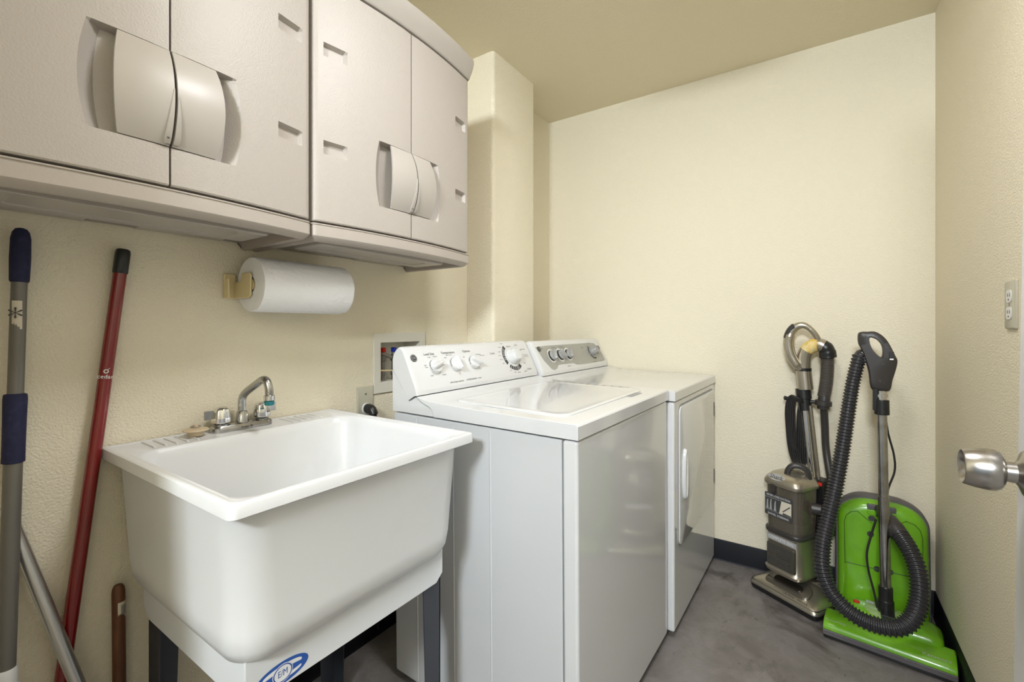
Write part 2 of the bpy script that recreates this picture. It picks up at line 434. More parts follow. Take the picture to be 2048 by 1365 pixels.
# ------------------------------------------------------------------ laundry tub
tub = thing('laundry_tub', 'white moulded utility tub on slate legs between the poles and the washer', 'sink', (.62, 1.04, 0))
TL = (.62, 1.04, 0)
X0, X1, Y0, Y1 = .328, .9155, .7345, 1.3436; ZT = .8612
def rg(dx0, dx1, dy0, dy1, r, z): return lift(rrect(X0+dx0, X1-dx1, Y0+dy0, Y1-dy1, r, 8), z)
rings = [rg(.075, .070, .090, .10, .04, .5535), rg(.055, .050, .068, .085, .045, .554), rg(.041, .038, .051, .063, .055, .564), rg(.031, .029, .038, .045, .062, .587), rg(.027, .025, .032, .038, .065, .620),
         rg(.018, .016, .022, .024, .058, .826), rg(.014, .012, .018, .020, .05, .8345), rg(.003, .003, .003, .001, (.012, .004, .004, .012), .8365),
         rg(0, 0, 0, 0, (.013, .005, .005, .013), .8385), rg(0, 0, 0, 0, (.013, .005, .005, .013), .8565), rg(.0012, .0012, .0012, .0005, (.013, .005, .005, .013), .8600), rg(.004, .004, .004, .002, (.013, .005, .005, .013), ZT),
         rg(.012, .012, .012, .005, (.015, .005, .005, .015), ZT), rg(.0165, .0165, .0165, .008, (.022, .008, .008, .025), ZT-.003), rg(.020, .020, .020, .0105, (.025, .01, .01, .03), ZT-.0035)]
rings += [rg(.024, .024, .024, .105, .045, ZT-.004), rg(.028, .028, .028, .110, .05, ZT-.010), rg(.032, .032, .032, .116, .052, ZT-.025),
          rg(.045, .045, .048, .135, .058, .640), rg(.055, .055, .06, .145, .06, .600), rg(.085, .085, .09, .18, .06, .582), rg(.2, .2, .22, .28, .03, .576)]
bm = B(); loft(bm, rings); finish(bm, 'basin', 'tub', tub, loc=TL, sharp=45)
# skirt ring
sx0, sx1, sy0, sy1 = .383, .868, .802, 1.262
bm = B(); ch = .022
for (poly, ax, a0, a1) in (([(sx0, .572), (sx1, .572), (sx1, .502), (sx1-ch, .484), (sx0+ch*1.2, .484), (sx0, .502)], 'y', sy0, sy0+.004),
                           ([(sx0, .572), (sx1, .572), (sx1, .502), (sx1-ch, .484), (sx0+ch, .484), (sx0, .502)], 'y', sy1-.004, sy1),
                           ([(sy0+.0042, .572), (sy1-.0042, .572), (sy1-.0042, .502), (sy1-ch, .484), (sy0+ch, .484), (sy0+.0042, .502)], 'x', sx0, sx0+.004),
                           ([(sy0+.0042, .572), (sy1-.0042, .572), (sy1-.0042, .502), (sy1-ch, .484), (sy0+ch, .484), (sy0+.0042, .502)], 'x', sx1-.004, sx1)):
    prism(bm, poly, ax, a0, a1)
finish(bm, 'tub_skirt', 'skirt', tub, .001, loc=TL)
for cx, cy, ax, ay in ((sx0+.008, sy0+.006, 1, 1), (sx1-.002, sy0+.006, -1, 1), (sx0+.008, sy1-.006, 1, -1), (sx1-.002, sy1-.006, -1, -1)):
    bm = B(); wtop, wb = .062, .045
    for face in (0, 1):
        pr = []
        for z, wd in ((0, wb), (.555, wtop)):
            if face == 0: pts = [(cx, cy), (cx+ax*wd, cy), (cx+ax*wd, cy+ay*.003), (cx, cy+ay*.003)]
            else: pts = [(cx, cy), (cx+ax*.003, cy), (cx+ax*.003, cy+ay*wd), (cx, cy+ay*wd)]
            pr.append(lift(pts, z))
        loft(bm, pr)
    finish(bm, 'leg', 'leg', tub, loc=TL)
# soap ridges on the ledge
for x in (.402, .424, .446, .468, .490, .735, .757, .779, .801, .823):
    R = []; bm = B()
    for y in (1.252, 1.258, 1.330, 1.336):
        h = .0005 if y in (1.252, 1.336) else .0032
        R.append([(x-.003, y, ZT-.0045), (x-.002, y, ZT-.0040+h), (x+.002, y, ZT-.0040+h), (x+.003, y, ZT-.0045)])
    loft(bm, R); finish(bm, 'soap_ridge', 'tub', tub, loc=TL)
# oval maker's mark on the skirt
def ell(bm, cx, cz, rx, rz, y, n=40, inner=None, a0=0, a1=360, tilt=0):
    ct, st = math.cos(tilt), math.sin(tilt)
    def p(fx, a): 
        ex, ez = fx*rx*math.cos(a), fx*rz*math.sin(a); return bm.verts.new((cx+ex*ct-ez*st, y, cz+ex*st+ez*ct))
    A = [math.radians(a0+(a1-a0)*k/n) for k in range(n+1)]
    if inner is None:
        vs = [p(1, a) for a in A]
        if a1-a0 >= 360: vs = vs[:-1]; 
        bm.faces.new(vs[::-1])
    else:
        o, i = [p(1, a) for a in A], [p(inner, a) for a in A]
        for k in range(n): bm.faces.new([o[k], i[k], i[k+1], o[k+1]])
lx, lz = .447, .5085; LY = sy0-.0004
bm = B(); ell(bm, lx, lz, .050, .0205, LY); mk = finish_flat(bm, 'maker_mark', 'logo_blue', tub, loc=TL)
def lay(bm, m): bmesh.ops.translate(bm, vec=-Vector(TL), verts=bm.verts[:]); absorb(mk, bm, m)
bm = B(); ell(bm, lx, lz+.0055, .037, .0085, LY-.0003); ell(bm, lx, lz-.0060, .036, .0075, LY-.0003); lay(bm, 'white')
bm = B(); ell(bm, lx, lz-.0004, .042, .0062, LY-.0006); lay(bm, 'logo_blue')
bm = B(); ell(bm, lx, lz, .0190, .0165, LY-.0009); lay(bm, 'white')
bm = B(); ell(bm, lx, lz, .0178, .0152, LY-.0012, inner=.88); add_text(bm, 'E/M', .0165, (lx, LY-.0008, lz), (1, 0, 0), (0, 0, 1), wide=.75, ext=.0004); lay(bm, 'logo_blue')

# faucet on the ledge
fc = thing('faucet', 'chrome two-handle faucet with angled spout on the back ledge of the tub', 'faucet', (.615, 1.306, ZT-.0033))
FL = (.615, 1.306, ZT-.0033); z0 = ZT-.0033
bm = B()
loft(bm, [lift(rrect(.537, .693, 1.283, 1.329, .021, 8), z0), lift(rrect(.537, .693, 1.283, 1.329, .021, 8), z0+.011), lift(rrect(.540, .690, 1.286, 1.326, .019, 8), z0+.0155), lift(rrect(.548, .682, 1.293, 1.319, .013, 8), z0+.018)])
finish(bm, 'faucet_base', 'chrome_d', fc, loc=FL)
bm = B(); sp = smooth([(.615, 1.306, z0+.016), (.615, 1.306, z0+.055), (.615, 1.304, z0+.080), (.617, 1.288, z0+.098), (.622, 1.245, z0+.122), (.625, 1.216, z0+.136), (.627, 1.200, z0+.132), (.628, 1.192, z0+.116), (.628, 1.190, z0+.096)], 8)
tube(bm, sp, .0100, 20); lathe(bm, [(.0175, .015), (.0165, .020), (.0125, .046), (.0100, .048)], (.615, 1.306, z0), (0, 0, 1))
s_o = finish(bm, 'spout', 'chrome_d', fc, loc=FL, sharp=50)
bm = B(); lathe(bm, [(.0098, 0), (.0135, .001), (.0135, .013), (.012, .014)], (.628, 1.190, z0+.083), (0, 0, 1)); finish(bm, 'aerator', 'chrome', s_o, loc=FL)
bm = B(); lathe(bm, [(.009, 0), (.0118, .002), (.0122, .0118), (.01, .012)], (.628, 1.190, z0+.0705), (0, 0, 1)); finish(bm, 'teal_ring', 'teal', s_o, loc=FL)
for hx, sg in ((.5625, -1), (.6675, 1)):
    bm = B(); lathe(bm, [(.0185, .016), (.0185, .019), (.013, .021), (.010, .026)], (hx, 1.306, z0), (0, 0, 1)); col = finish(bm, 'valve_collar', 'chrome_d', fc, loc=FL)
    bm = B(); lathe(bm, [(.0222, .024), (.0230, .026), (.0215, .041), (.0188, .056), (.0150, .0625), (.007, .0650), (.0005, .0655)], (hx, 1.306, z0), (0, 0, 1), 48, flute=(8, .035))
    hd = finish(bm, 'faucet_handle', 'chrome', fc, loc=FL, sharp=60)
    bm = B(); box(bm, min(hx+sg*.015, hx+sg*.040), max(hx+sg*.015, hx+sg*.040), 1.3045, 1.3085, z0+.035, z0+.0575); finish(bm, 'lever_fin', 'chrome_d', hd, .001, loc=FL)
bm = B(); add_text(bm, 'Delta', .0085, (.612, 1.2828, z0+.0065), (1, 0, 0), (0, 0, 1)); ell(bm, .629, z0+.0065, .003, .003, 1.2824, 12, inner=.5)
finish_flat(bm, 'engraved_mark', 'ink', fc, loc=FL)
# drain stopper
st = thing('drain_stopper', 'tan rubber drain stopper lying beside the faucet base', 'stopper', (.500, 1.297, ZT-.0005))
bm = B(); lathe(bm, [(.016, 0), (.018, .006), (.019, .010), (.027, .0115), (.029, .0135), (.027, .016), (.012, .0185), (.006, .019), (.005, .027), (.002, .028)], (0, 0, 0)); finish(bm, 'stopper_disc', 'tan', st)
bm = B(); tube(bm, [(.011*math.cos(a), .011*math.sin(a), .0225) for a in [2*PI*k/24 for k in range(25)]], .001, 8); finish(bm, 'metal_ring', 'steelbox', st)

# ------------------------------------------------------------------ paper towel roll and its holder
RX0, RX1, RY, RZ = .6165, .8905, 1.262, 1.247
ph = thing('paper_towel_holder', 'cream plastic bracket holder screwed to the left wall', 'holder', (.75, YL, RZ)); PL = (.75, YL, RZ)
def bracket(x0, sg):
    bm = B()
    a, b = sorted((x0, x0+sg*.030)); box(bm, a, b, YL-.010, YL-.0008, RZ-.036, RZ+.033)
    a, b = sorted((x0, x0+sg*.006)); c, d = sorted((x0+sg*.024, x0+sg*.030))
    # arm: a plate reaching out from the wall, stepped on top
    poly = [(YL-.009, RZ-.036), (YL-.088, RZ-.036), (YL-.098, RZ-.030), (YL-.100, RZ+.024), (YL-.094, RZ+.033), (YL-.052, RZ+.033), (YL-.044, RZ+.010), (YL-.009, RZ+.010)]
    prism(bm, poly, 'x', c, d)
    box(bm, a, b, YL-.030, YL-.0095, RZ-.034, RZ+.020)
    o = finish(bm, 'bracket', 'cream', ph, .003, 3, loc=PL)
    bm = B(); lathe(bm, [(.017, 0), (.014, .014)], (x0+sg*.030, RY, RZ), (sg, 0, 0)); finish(bm, 'roll_plug', 'cream', ph, .001, loc=PL)
bracket(RX0-.0315, 1); bracket(RX1+.0315, -1)
bm = B(); n = 72; rings = []
for k, (x, rr) in enumerate(((RX0, .975), (RX0+.003, .995), (RX0+.006, 1), (RX0+.09, 1), (RX0+.18, 1.0), (RX1-.006, 1), (RX1-.003, .995), (RX1, .975))):
    ring = []
    for i in range(n):
        a = 2*PI*i/n; r = (.0725+.0035*((a-math.radians(250)) % (2*PI))/(2*PI))*rr
        ring.append((x, RY+r*math.cos(a), RZ+r*math.sin(a)))
    rings.append(ring)
core = lambda x: [(x, RY+.021*math.cos(2*PI*i/n), RZ+.021*math.sin(2*PI*i/n)) for i in range(n)]
loft(bm, [core(RX0+.001)]+rings+[core(RX1-.001)], False, False, closed=True)
tr = finish(bm, 'paper_towel_roll', 'paper', None, loc=(.753, RY, RZ), sharp=50)
tag(tr, 'white embossed paper towel roll on the bracket under the cabinets', 'paper towels')

# ------------------------------------------------------------------ washer and dryer
WW, WD = .686, .667
P0, P1 = V(0, .5535, .938), V(0, .612, 1.056)
FU = (P1-P0).normalized(); FN = V(1, 0, 0).cross(FU)     # up along the console face, and its outward normal
def fp(a, t, out=0): return V(a, 0, 0)+P0+FU*t+FN*out
def disc_ring(bm, a, t, r0, r1, deg0, deg1, out=.0006, n=16):
    q = []
    for k in range(n+1):
        an = math.radians(deg0+(deg1-deg0)*k/n); q.append((bm.verts.new(fp(a+r0*math.cos(an), t+r0*math.sin(an), out)), bm.verts.new(fp(a+r1*math.cos(an), t+r1*math.sin(an), out))))
    for (a1, b1), (a2, b2) in zip(q, q[1:]): bm.faces.new([a1, b1, b2, a2])
def knob(parent, a, t, r, ang, mt, ring='chrome', big=False):
    O = fp(a, t, 0)
    bm = B(); lathe(bm, [(r*1.02, .0008), (r*1.02, .006), (r*.98, .0075)], O, FN, 32); rg_ = finish(bm, 'knob_ring', ring, parent)
    bm = B()
    lathe(bm, [(r*.97, .0075), (r*.97, .011), (r*.90, .015), (r*.6, .017)], O, FN, 32)
    ux = V(1, 0, 0)*math.cos(ang)+FU*math.sin(ang); uy = -V(1, 0, 0)*math.sin(ang)+FU*math.cos(ang)
    if not big:
        R = []
        for h, L, wd in ((.013, 1.0, .42), (.022, 1.02, .33), (.029, .98, .22), (.031, .90, .12)):
            R.append([tuple(O+FN*h+ux*(r*L*math.copysign(abs(math.cos(q))**.6, math.cos(q)))+uy*(r*wd*math.copysign(abs(math.sin(q))**.8, math.sin(q)))) for q in [2*PI*k/24 for k in range(24)]])
        loft(bm, R)
    else:
        lathe(bm, [(r*.88, .014), (r*.80, .030), (r*.72, .034), (r*.3, .035)], O, FN, 32, flute=(6, .02))
        R = [[tuple(O+FN*h+ux*(r*.85+s1)+uy*s2) for s1, s2 in ((-.004, -.006), (.008, 0), (-.004, .006))] for h in (.012, .024)]
        loft(bm, R)
    k = finish(bm, 'knob', mt, rg_, .0006, sharp=40); return k
def machine(label, cat, name, loc, yaw, tilt, dryer):
    t = thing(name, label, cat, (*loc, 0), (0, -tilt, yaw))
    zb = .022
    bm = B(); box(bm, .002, WW-.002, .0435, WD-.004, zb, .8585); finish(bm, 'body', 'side', t, .004, 2)
    bm = B(); box(bm, .001, WW-.001, 0, .0415, zb, .8595); finish(bm, 'front_panel', 'enamel', t, .008, 3)
    for fx in (.05, WW-.05):
        for fy in (.06, WD-.06):
            bm = B(); lathe(bm, [(.016, -.001 if fx < .3 else -.0065), (.016, .012), (.008, .013), (.008, zb+.002)], (fx, fy, 0)); finish(bm, 'leg', 'black', t)
    # top cover: flat worktop that sweeps up to the console
    cov = [(-.004, .8635), (-.004, .896), (-.001, .9005), (.004, .9015), (.30, .9035), (.46, .907), (.520, .9115), (.5505, .9185), (.5485, .9155), (.533, .9060), (.513, .8975), (.4975, .893), (.4855, .884), (.4775, .8635)]
    bm = B(); prism(bm, cov, 'x', -.003, WW+.003); cover = finish(bm, 'top_cover', 'enamel', t, .0035, 3, sharp=25)
    bs = [(WD, .8635), (.4815, .8635), (.4895, .8822), (.501, .8898), (.516, .8942), (.536, .9025), (.551, .9115), (.560, .9150), (.588, .8995), (.667, .9962)]
    bm = B(); prism(bm, bs, 'x', 0, WW); finish(bm, 'rear_trim', 'enamel', t, .001, sharp=30)
    con = [(.5515, .9205), (.5525, .932), (P0.y, P0.z), (P1.y, P1.z), (.6165, 1.0625), (.624, 1.068), (.636, 1.070), (.650, 1.063), (.661, 1.050), (.6665, 1.033), (.6665, 1.0005), (.589, .9040), (.561, .9195)]
    bm = B()
    R = []
    for a, k in ((-.002, .93), (.003, .985), (.012, 1), (WW-.012, 1), (WW-.003, .985), (WW+.002, .93)):
        cy, cz = .61, .985
        R.append([(a, cy+(y-cy)*k, cz+(z-cz)*k) if z > .93 else (a, y, z) for y, z in con])
    loft(bm, R); cons = finish(bm, 'console', 'wplastic' if dryer else 'enamel', t, .001, sharp=28)
    if not dryer:
        # lid
        bm = B()
        lid = rrect(.055, .615, .060, .455, .035, 6)
        def ins(d): return rrect(.055+d, .615-d, .060+d, .455-d, .035, 6)
        def zt(y): return .9035+.004*max(0, (y-.1)/.36)+(.0005 if y < .46 else 0)
        loft(bm, [[(x, y, zt(y)-.002) for x, y in ins(0)], [(x, y, zt(y)+.0006) for x, y in ins(0)], [(x, y, zt(y)+.0022) for x, y in ins(.005)], [(x, y, zt(y)+.0024) for x, y in ins(.010)], [(x, y, zt(y)+.0014) for x, y in ins(.018)], [(x, y, zt(y)+.0006) for x, y in ins(.04)], [(x, y, zt(y)-.0006) for x, y in ins(.12)]])
        ld = finish(bm, 'lid', 'enamel', t, sharp=40)
        bm = B(); loft(bm, [lift(rrect(.455, .555, .042, .0595, .007, 4), .9018), lift(rrect(.455, .555, .042, .0595, .007, 4), .9026)]); finish(bm, 'lid_finger_notch', 'greyink', ld)
        bm = B(); bm2 = B()
        ro, ri = rrect(.636, .668, .13, .450, .012, 8), rrect(.6378, .6662, .1318, .4482, .0105, 8)
        def cz_(y):
            P_ = [(.0, .9015), (.30, .9035), (.46, .907), (.52, .9115)]
            for (a_, b_), (c_, d_) in zip(P_, P_[1:]):
                if y <= c_: return b_+(d_-b_)*(y-a_)/(c_-a_)+.0005
            return .912
        vo = [bm.verts.new((x, y, cz_(y))) for x, y in ro]; vi = [bm.verts.new((x, y, cz_(y))) for x, y in ri]
        for k in range(len(vo)): bm.faces.new([vo[k], vo[(k+1) % len(vo)], vi[(k+1) % len(vi)], vi[k]])
        for k in range(9):
            y = .15+.033*k; z = cz_(y)+.0003
            q = [bm.verts.new(c) for c in ((.644, y, z), (.661, y+.004, z), (.661, y+.0055, z), (.644, y+.0015, z))]; bm.faces.new(q)
            q = [bm.verts.new(c) for c in ((.649, y+.010, z), (.657, y+.010, z), (.657, y+.019, z+.0002), (.649, y+.019, z+.0002))]; bm.faces.new(q)
        bm2.free(); absorb(cover, bm, 'greyink')
        # ribbed side panel creases
        bm = B()
        for y in (.262, .40, .555):
            prism(bm, [(.0025, y), (.0005, y+.004), (.0025, y+.008)], 'z', zb+.01, .85)
        finish(bm, 'side_crease', 'side', t)
    # console face details
    X = V(1, 0, 0)
    kn = (.108, .205, .303) if not dryer else (.125, .205, .285)
    ka = (.35, 1.75, -.55) if not dryer else (1.2, 2.2, 1.0)
    if dryer:
        bm = B(); pan = []
        outl = [(.018, .119), (.10, .122), (.55, .122), (.62, .118), (.655, .085), (.668, .050), (.668, .020), (.655, .012), (.52, .010), (.38, .010), (.33, .012), (.300, .022), (.185, .024), (.150, .022), (.125, .006), (.100, .002), (.080, .008), (.045, .05)]
        top = [bm.verts.new(fp(a, s, .0012)) for a, s in outl]; bot = [bm.verts.new(fp(a, s, -.001)) for a, s in outl]
        bm.faces.new(top)
        for k in range(len(top)): bm.faces.new([top[k], bot[k], bot[(k+1) % len(top)], top[(k+1) % len(top)]])
        finish(bm, 'grey_control_panel', 'greypanel', cons)
    for a, g in zip(kn, ka):
        if dryer:
            bm = B(); disc_ring(bm, a, .070, .0275, .034, 0, 360, .0018, 36); finish_flat(bm, 'knob_halo', 'white', cons)
        knob(cons, a, .070, .0245, g, 'greyknob' if dryer else 'enamel', 'black' if dryer else 'chrome')
    da, dt = (.548, .076) if not dryer else (.560, .074)
    knob(cons, da, dt, .0315 if not dryer else .027, -.9, 'greyknob' if dryer else 'enamel', 'greyink' if dryer else 'wplastic', big=True)
    bm = B()
    if not dryer:
        disc_ring(bm, da, dt, .044, .060, 122, 212); disc_ring(bm, da, dt, .044, .060, 226, 312)
    else:
        disc_ring(bm, da, dt, .036, .045, 135, 195, .0018); disc_ring(bm, da, dt, .036, .045, 203, 290, .0018)
    absorb(cons, bm, 'ink')
    bm = B()
    if not dryer:
        for an in (138, 147, 155, 163, 171, 182, 190, 235, 248, 262, 275, 282, 289): disc_ring(bm, da, dt, .0455, .0585, an, an+1.6, .0010, 1)
        absorb(cons, bm, 'white')
    else: bm.free()
    o = .0018 if dryer else .0006
    tx = B()
    def T(s, a, tt, sz, align='CENTER'): add_text(tx, s, sz, fp(a, tt, o), X, FU, align)
    if not dryer:
        T('Load Size', .100, .116, .0125); T('Temperature', .190, .116, .0125); T('wash / rinse', .190, .107, .006); T('Options', .285, .116, .0125)
        T('Cycles', .430, .098, .0105); T('Delicates', .548, .122, .008); T('Cottons', .632, .014, .0095); T('Casuals', .60, .007, .007)
        for a in kn:
            for dx, dy, s in ((-.012, .034, 'Small'), (.016, .036, 'Medium'), (-.038, .008, 'Super'), (-.036, .001, 'Large'), (.040, .004, 'Large'), (-.026, -.030, 'Small'), (.030, -.032, 'Medium')):
                if a == kn[0]: T(s, a+dx, .070+dy, .0058)
        T('Cold', .170, .098, .006); T('Warm', .238, .076, .006); T('Hot', .232, .098, .006)
        T('Off', .262, .094, .006); T('Extra Rinse', .345, .100, .006); T('Fabric Softener', .365, .094, .005)
        for an, s in ((120, 'Heavy'), (140, 'Normal'), (158, 'Light'), (172, 'Heavy'), (186, 'Normal'), (200, 'Light'), (235, 'Soak'), (255, 'Light'), (275, 'Medium'), (330, 'Off'), (20, 'Heavy'), (45, 'Normal')):
            T(s, da+.077*math.cos(math.radians(an)), dt+.070*math.sin(math.radians(an)), .0062)
        T('extra large capacity', .185, .008, .0085); T('HYDROWAVE', .262, .008, .0085); T('SYSTEM', .305, .008, .006)
        T('AUTO LOAD', .640, .104, .006); T('pull to start', .648, .078, .006); T('push to stop', .648, .071, .0055)
    else:
        T('Start', .062, .108, .009); T('Timer End', .165, .110, .008); T('Temperature', .245, .110, .008); T('Cycles', .455, .098, .009)
        T('Time Dry', .560, .120, .007); T('Auto', .640, .075, .007); T('Easy Care', .615, .015, .007); T('Cool Down', .535, .014, .007)
        for an, s in ((120, 'Less'), (150, 'More'), (170, 'Dry'), (190, 'Damp'), (215, 'Off'), (240, '30'), (270, '60'), (320, '20'), (345, '10')):
            T(s, da+.058*math.cos(math.radians(an)), dt+.054*math.sin(math.radians(an)), .006)
        T('DuraDrum', .245, .010, .008)
        for a in kn: T('High', a-.02, .110-.006, .005); T('Low', a+.012, .028, .005)
    absorb(cons, tx, 'ink')
    for k, (ba, bt) in enumerate(((.030, .106),) if not dryer else ((.040, .108), (.650, .090))):
        bm = B(); lathe(bm, [(.0125, .0003+o), (.0125, .0016+o), (.011, .0024+o)], fp(ba, bt), FN, 28); bd = finish(bm, 'round_badge', 'charcoal' if dryer else 'ink', cons)
        if k == 0:
            bm = B(); disc_ring(bm, ba, bt, .0098, .0108, 0, 360, .0027+o, 28); add_text(bm, 'GE', .0115, fp(ba, bt, .0025+o), X, FU); finish_flat(bm, 'badge_lettering', 'silverprint', bd)
    if dryer:
        bm = B()
        def ov(a0, a1, z0_, z1_, r): return rrect(a0, a1, z0_, z1_, r, 6)
        R = [[(x, .0005, z) for x, z in ov(.055, .640, .315, .835, .03)], [(x, -.005, z) for x, z in ov(.055, .640, .315, .835, .03)], [(x, -.0068, z) for x, z in ov(.059, .636, .319, .831, .027)]]
        loft(bm, R); dd = finish(bm, 'dryer_door', 'enamel', t, sharp=40)
        bm = B(); R = []
        N = 40
        for k in range(N):
            a = 2*PI*k/N; cx_, cz_ = .108+.017*math.cos(a), .575+.088*math.sin(a); nx, nz = math.cos(a), math.sin(a)
            R.append([(cx_+nx*r*math.cos(q), -.010-.009*math.sin(q), cz_+nz*r*math.cos(q)) for r in (.008,) for q in [2*PI*j/10 for j in range(10)]])
        loft(bm, R, closed=True); finish(bm, 'door_handle', 'enamel', dd)
        for z in (.74, .42):
            bm = B(); box(bm, .648, .664, -.006, -.0005, z-.032, z+.032); finish(bm, 'hinge', 'charcoal', t, .001)
        bm = B(); loft(bm, [[(x, .0003, z) for x, z in ov(.048, .647, .308, .842, .035)], [(x, -.0012, z) for x, z in ov(.048, .647, .308, .842, .035)]]); finish(bm, 'door_surround', 'greyink', t)
    return t
machine('white top-loading washer with white console, right beside the laundry tub', 'washer', 'washing_machine', (.986, .4734), -.0344, .0105, False)
machine('white dryer with grey control panel, between the washer and the back wall', 'dryer', 'clothes_dryer', (1.6905, .4321), -.020, 0, True)

# ------------------------------------------------------------------ laundry valve box in the wall
vb = thing('laundry_outlet_box', 'recessed off-white plumbing box in the wall behind the washer', 'outlet box', (1.22, YL, 1.0)); VL = (1.22, YL, 1.0)
bm = B(); fx0, fx1, fz0, fz1 = 1.0896, 1.350, .888, 1.112; y0, y1 = YL-.006, YL-.0004
def ringrect(bm, o, i, y0, y1):
    P = [[(o[0], y0, o[2]), (o[1], y0, o[2]), (o[1], y0, o[3]), (o[0], y0, o[3])], [(i[0], y0, i[2]), (i[1], y0, i[2]), (i[1], y0, i[3]), (i[0], y0, i[3])]]
    P += [[(x, y1, z) for x, _, z in P[1]], [(x, y1, z) for x, _, z in P[0]]]
    loft(bm, P, closed=True)
ringrect(bm, (fx0, fx1, fz0, fz1), (OX0+.003, OX1-.003, OZ0+.003, OZ1-.003), y0, y1); finish(bm, 'box_frame', 'boxwhite', vb, .0015, loc=VL)
bm = B(); e = .003
box(bm, OX0+.0002, OX0+e, YL, YL+.085, OZ0+.0002, OZ1-.0002); box(bm, OX1-e, OX1-.0002, YL, YL+.085, OZ0+.0002, OZ1-.0002)
box(bm, OX0+e, OX1-e, YL, YL+.085, OZ0+.0002, OZ0+e); box(bm, OX0+e, OX1-e, YL, YL+.085, OZ1-e, OZ1-.0002); box(bm, OX0+.0002, OX1-.0002, YL+.085, YL+.088, OZ0+.0002, OZ1-.0002)
finish(bm, 'box_liner', 'boxwhite', vb, loc=VL)
for vx, mt in ((1.165, 'redp'), (1.218, 'bluep')):
    yv = YL+.035
    bm = B(); tube(bm, [(vx, yv, OZ0+.004), (vx, yv, 1.035)], .0085, 14); lathe(bm, [(.012, .02), (.013, .024), (.013, .04), (.010, .044)], (vx, yv, OZ0), (0, 0, 1), 8); lathe(bm, [(.011, .075), (.014, .08), (.014, .098), (.009, .102)], (vx, yv, OZ0), (0, 0, 1), 8)
    tube(bm, [(vx, yv, 1.030), (vx+.018, yv-.008, 1.022), (vx+.030, yv-.012, 1.015)], .007, 12)
    vv = finish(bm, 'valve', 'steelbox', vb, loc=VL)
    bm = B(); lathe(bm, [(.009, 0), (.0105, .002), (.0105, .016), (.008, .018)], (vx, yv, 1.036), (0, 0, 1), 10, flute=(5, .08)); finish(bm, 'valve_handle', mt, vv, loc=VL)
bm = B(); tube(bm, smooth([(OX0+.004, YL+.004, .972), (1.17, YL+.002, .968), (1.24, YL-.004, .968), (1.30, YL-.014, .966), (1.34, YL-.02, .955)], 6), .0028, 8)
o = finish(bm, 'cream_cord', 'cream', None, loc=(1.22, YL, .97)); tag(o, 'thin cream cord running across the plumbing box', 'cord')
# wall outlet and plug left of the washer
def cover_plate(label, loc, rz, black=False):
    t = thing('wall_outlet', label, 'outlet', loc, (0, 0, rz))
    bm = B(); R = [[(x, -.0003, z) for x, z in rrect(-.035, .035, -.0575, .0575, .003, 3)], [(x, -.004, z) for x, z in rrect(-.035, .035, -.0575, .0575, .003, 3)], [(x, -.006, z) for x, z in rrect(-.032, .032, -.0545, .0545, .003, 3)]]
    loft(bm, R); finish(bm, 'cover_plate', 'plate', t)
    if not black:
        for z in (-.020, .020):
            bm = B(); loft(bm, [[(x, -.006, z+q) for x, q in rrect(-.017, .017, -.0145, .0145, .009, 5)], [(x, -.0075, z+q) for x, q in rrect(-.017, .017, -.0145, .0145, .009, 5)]]); s = finish(bm, 'socket', 'wplastic', t)
            bm = B(); box(bm, -.0075, -.0055, -.0080, -.0074, z-.001, z+.007); box(bm, .0055, .0075, -.0080, -.0074, z-.001, z+.007); lathe(bm, [(.0025, 0), (.0025, .0006)], (0, -.0074, z-.008), (0, -1, 0), 10); finish(bm, 'socket_slots', 'ink', s)
        zs = 0
    else:
        bm = B(); lathe(bm, [(.020, 0), (.020, .002), (.018, .003)], (.002, -.006, -.022), (0, -1, 0), 24); finish(bm, 'socket', 'wplastic', t); zs = .030
    bm = B(); lathe(bm, [(.0035, 0), (.0035, .001), (.002, .0015)], (0, -.006, zs), (0, -1, 0), 12); finish(bm, 'screw', 'steelbox', t)
    return t
cover_plate('almond outlet plate with a black plug in it, left of the washer', (1.053, YL, .8635), 0, True)
cover_plate('almond duplex outlet plate with two white sockets beside the door', (1.545, YR, 1.186), PI)
pt = thing('power_plug', 'black round power plug pushed into the outlet behind the tub', 'plug', (1.057, YL-.0095, .842))
bm = B(); tube(bm, smooth([(0, 0, 0), (0, -.012, 0), (0, -.026, -.004), (.001, -.034, -.018), (.001, -.035, -.032)], 5), [.017]*6+[.0165]*5+[.0155]*5+[.010]*5, 16); finish(bm, 'plug_body', 'black', pt)
bm = B(); tube(bm, smooth([(.001, -.035, -.03), (.001, -.034, -.07), (.004, -.028, -.16), (.012, -.022, -.34), (.022, -.022, -.60), (.03, -.022, -.80)], 6), .0038, 8); finish(bm, 'plug_cord', 'black', pt)

# ------------------------------------------------------------------ poles on the left
def seg(p, q, a, b): p, q = Vector(p), Vector(q); return [tuple(p.lerp(q, a)), tuple(p.lerp(q, b))]
def zs(p, q, z): p, q = Vector(p), Vector(q); return tuple(p.lerp(q, (z-p.z)/(q.z-p.z)))
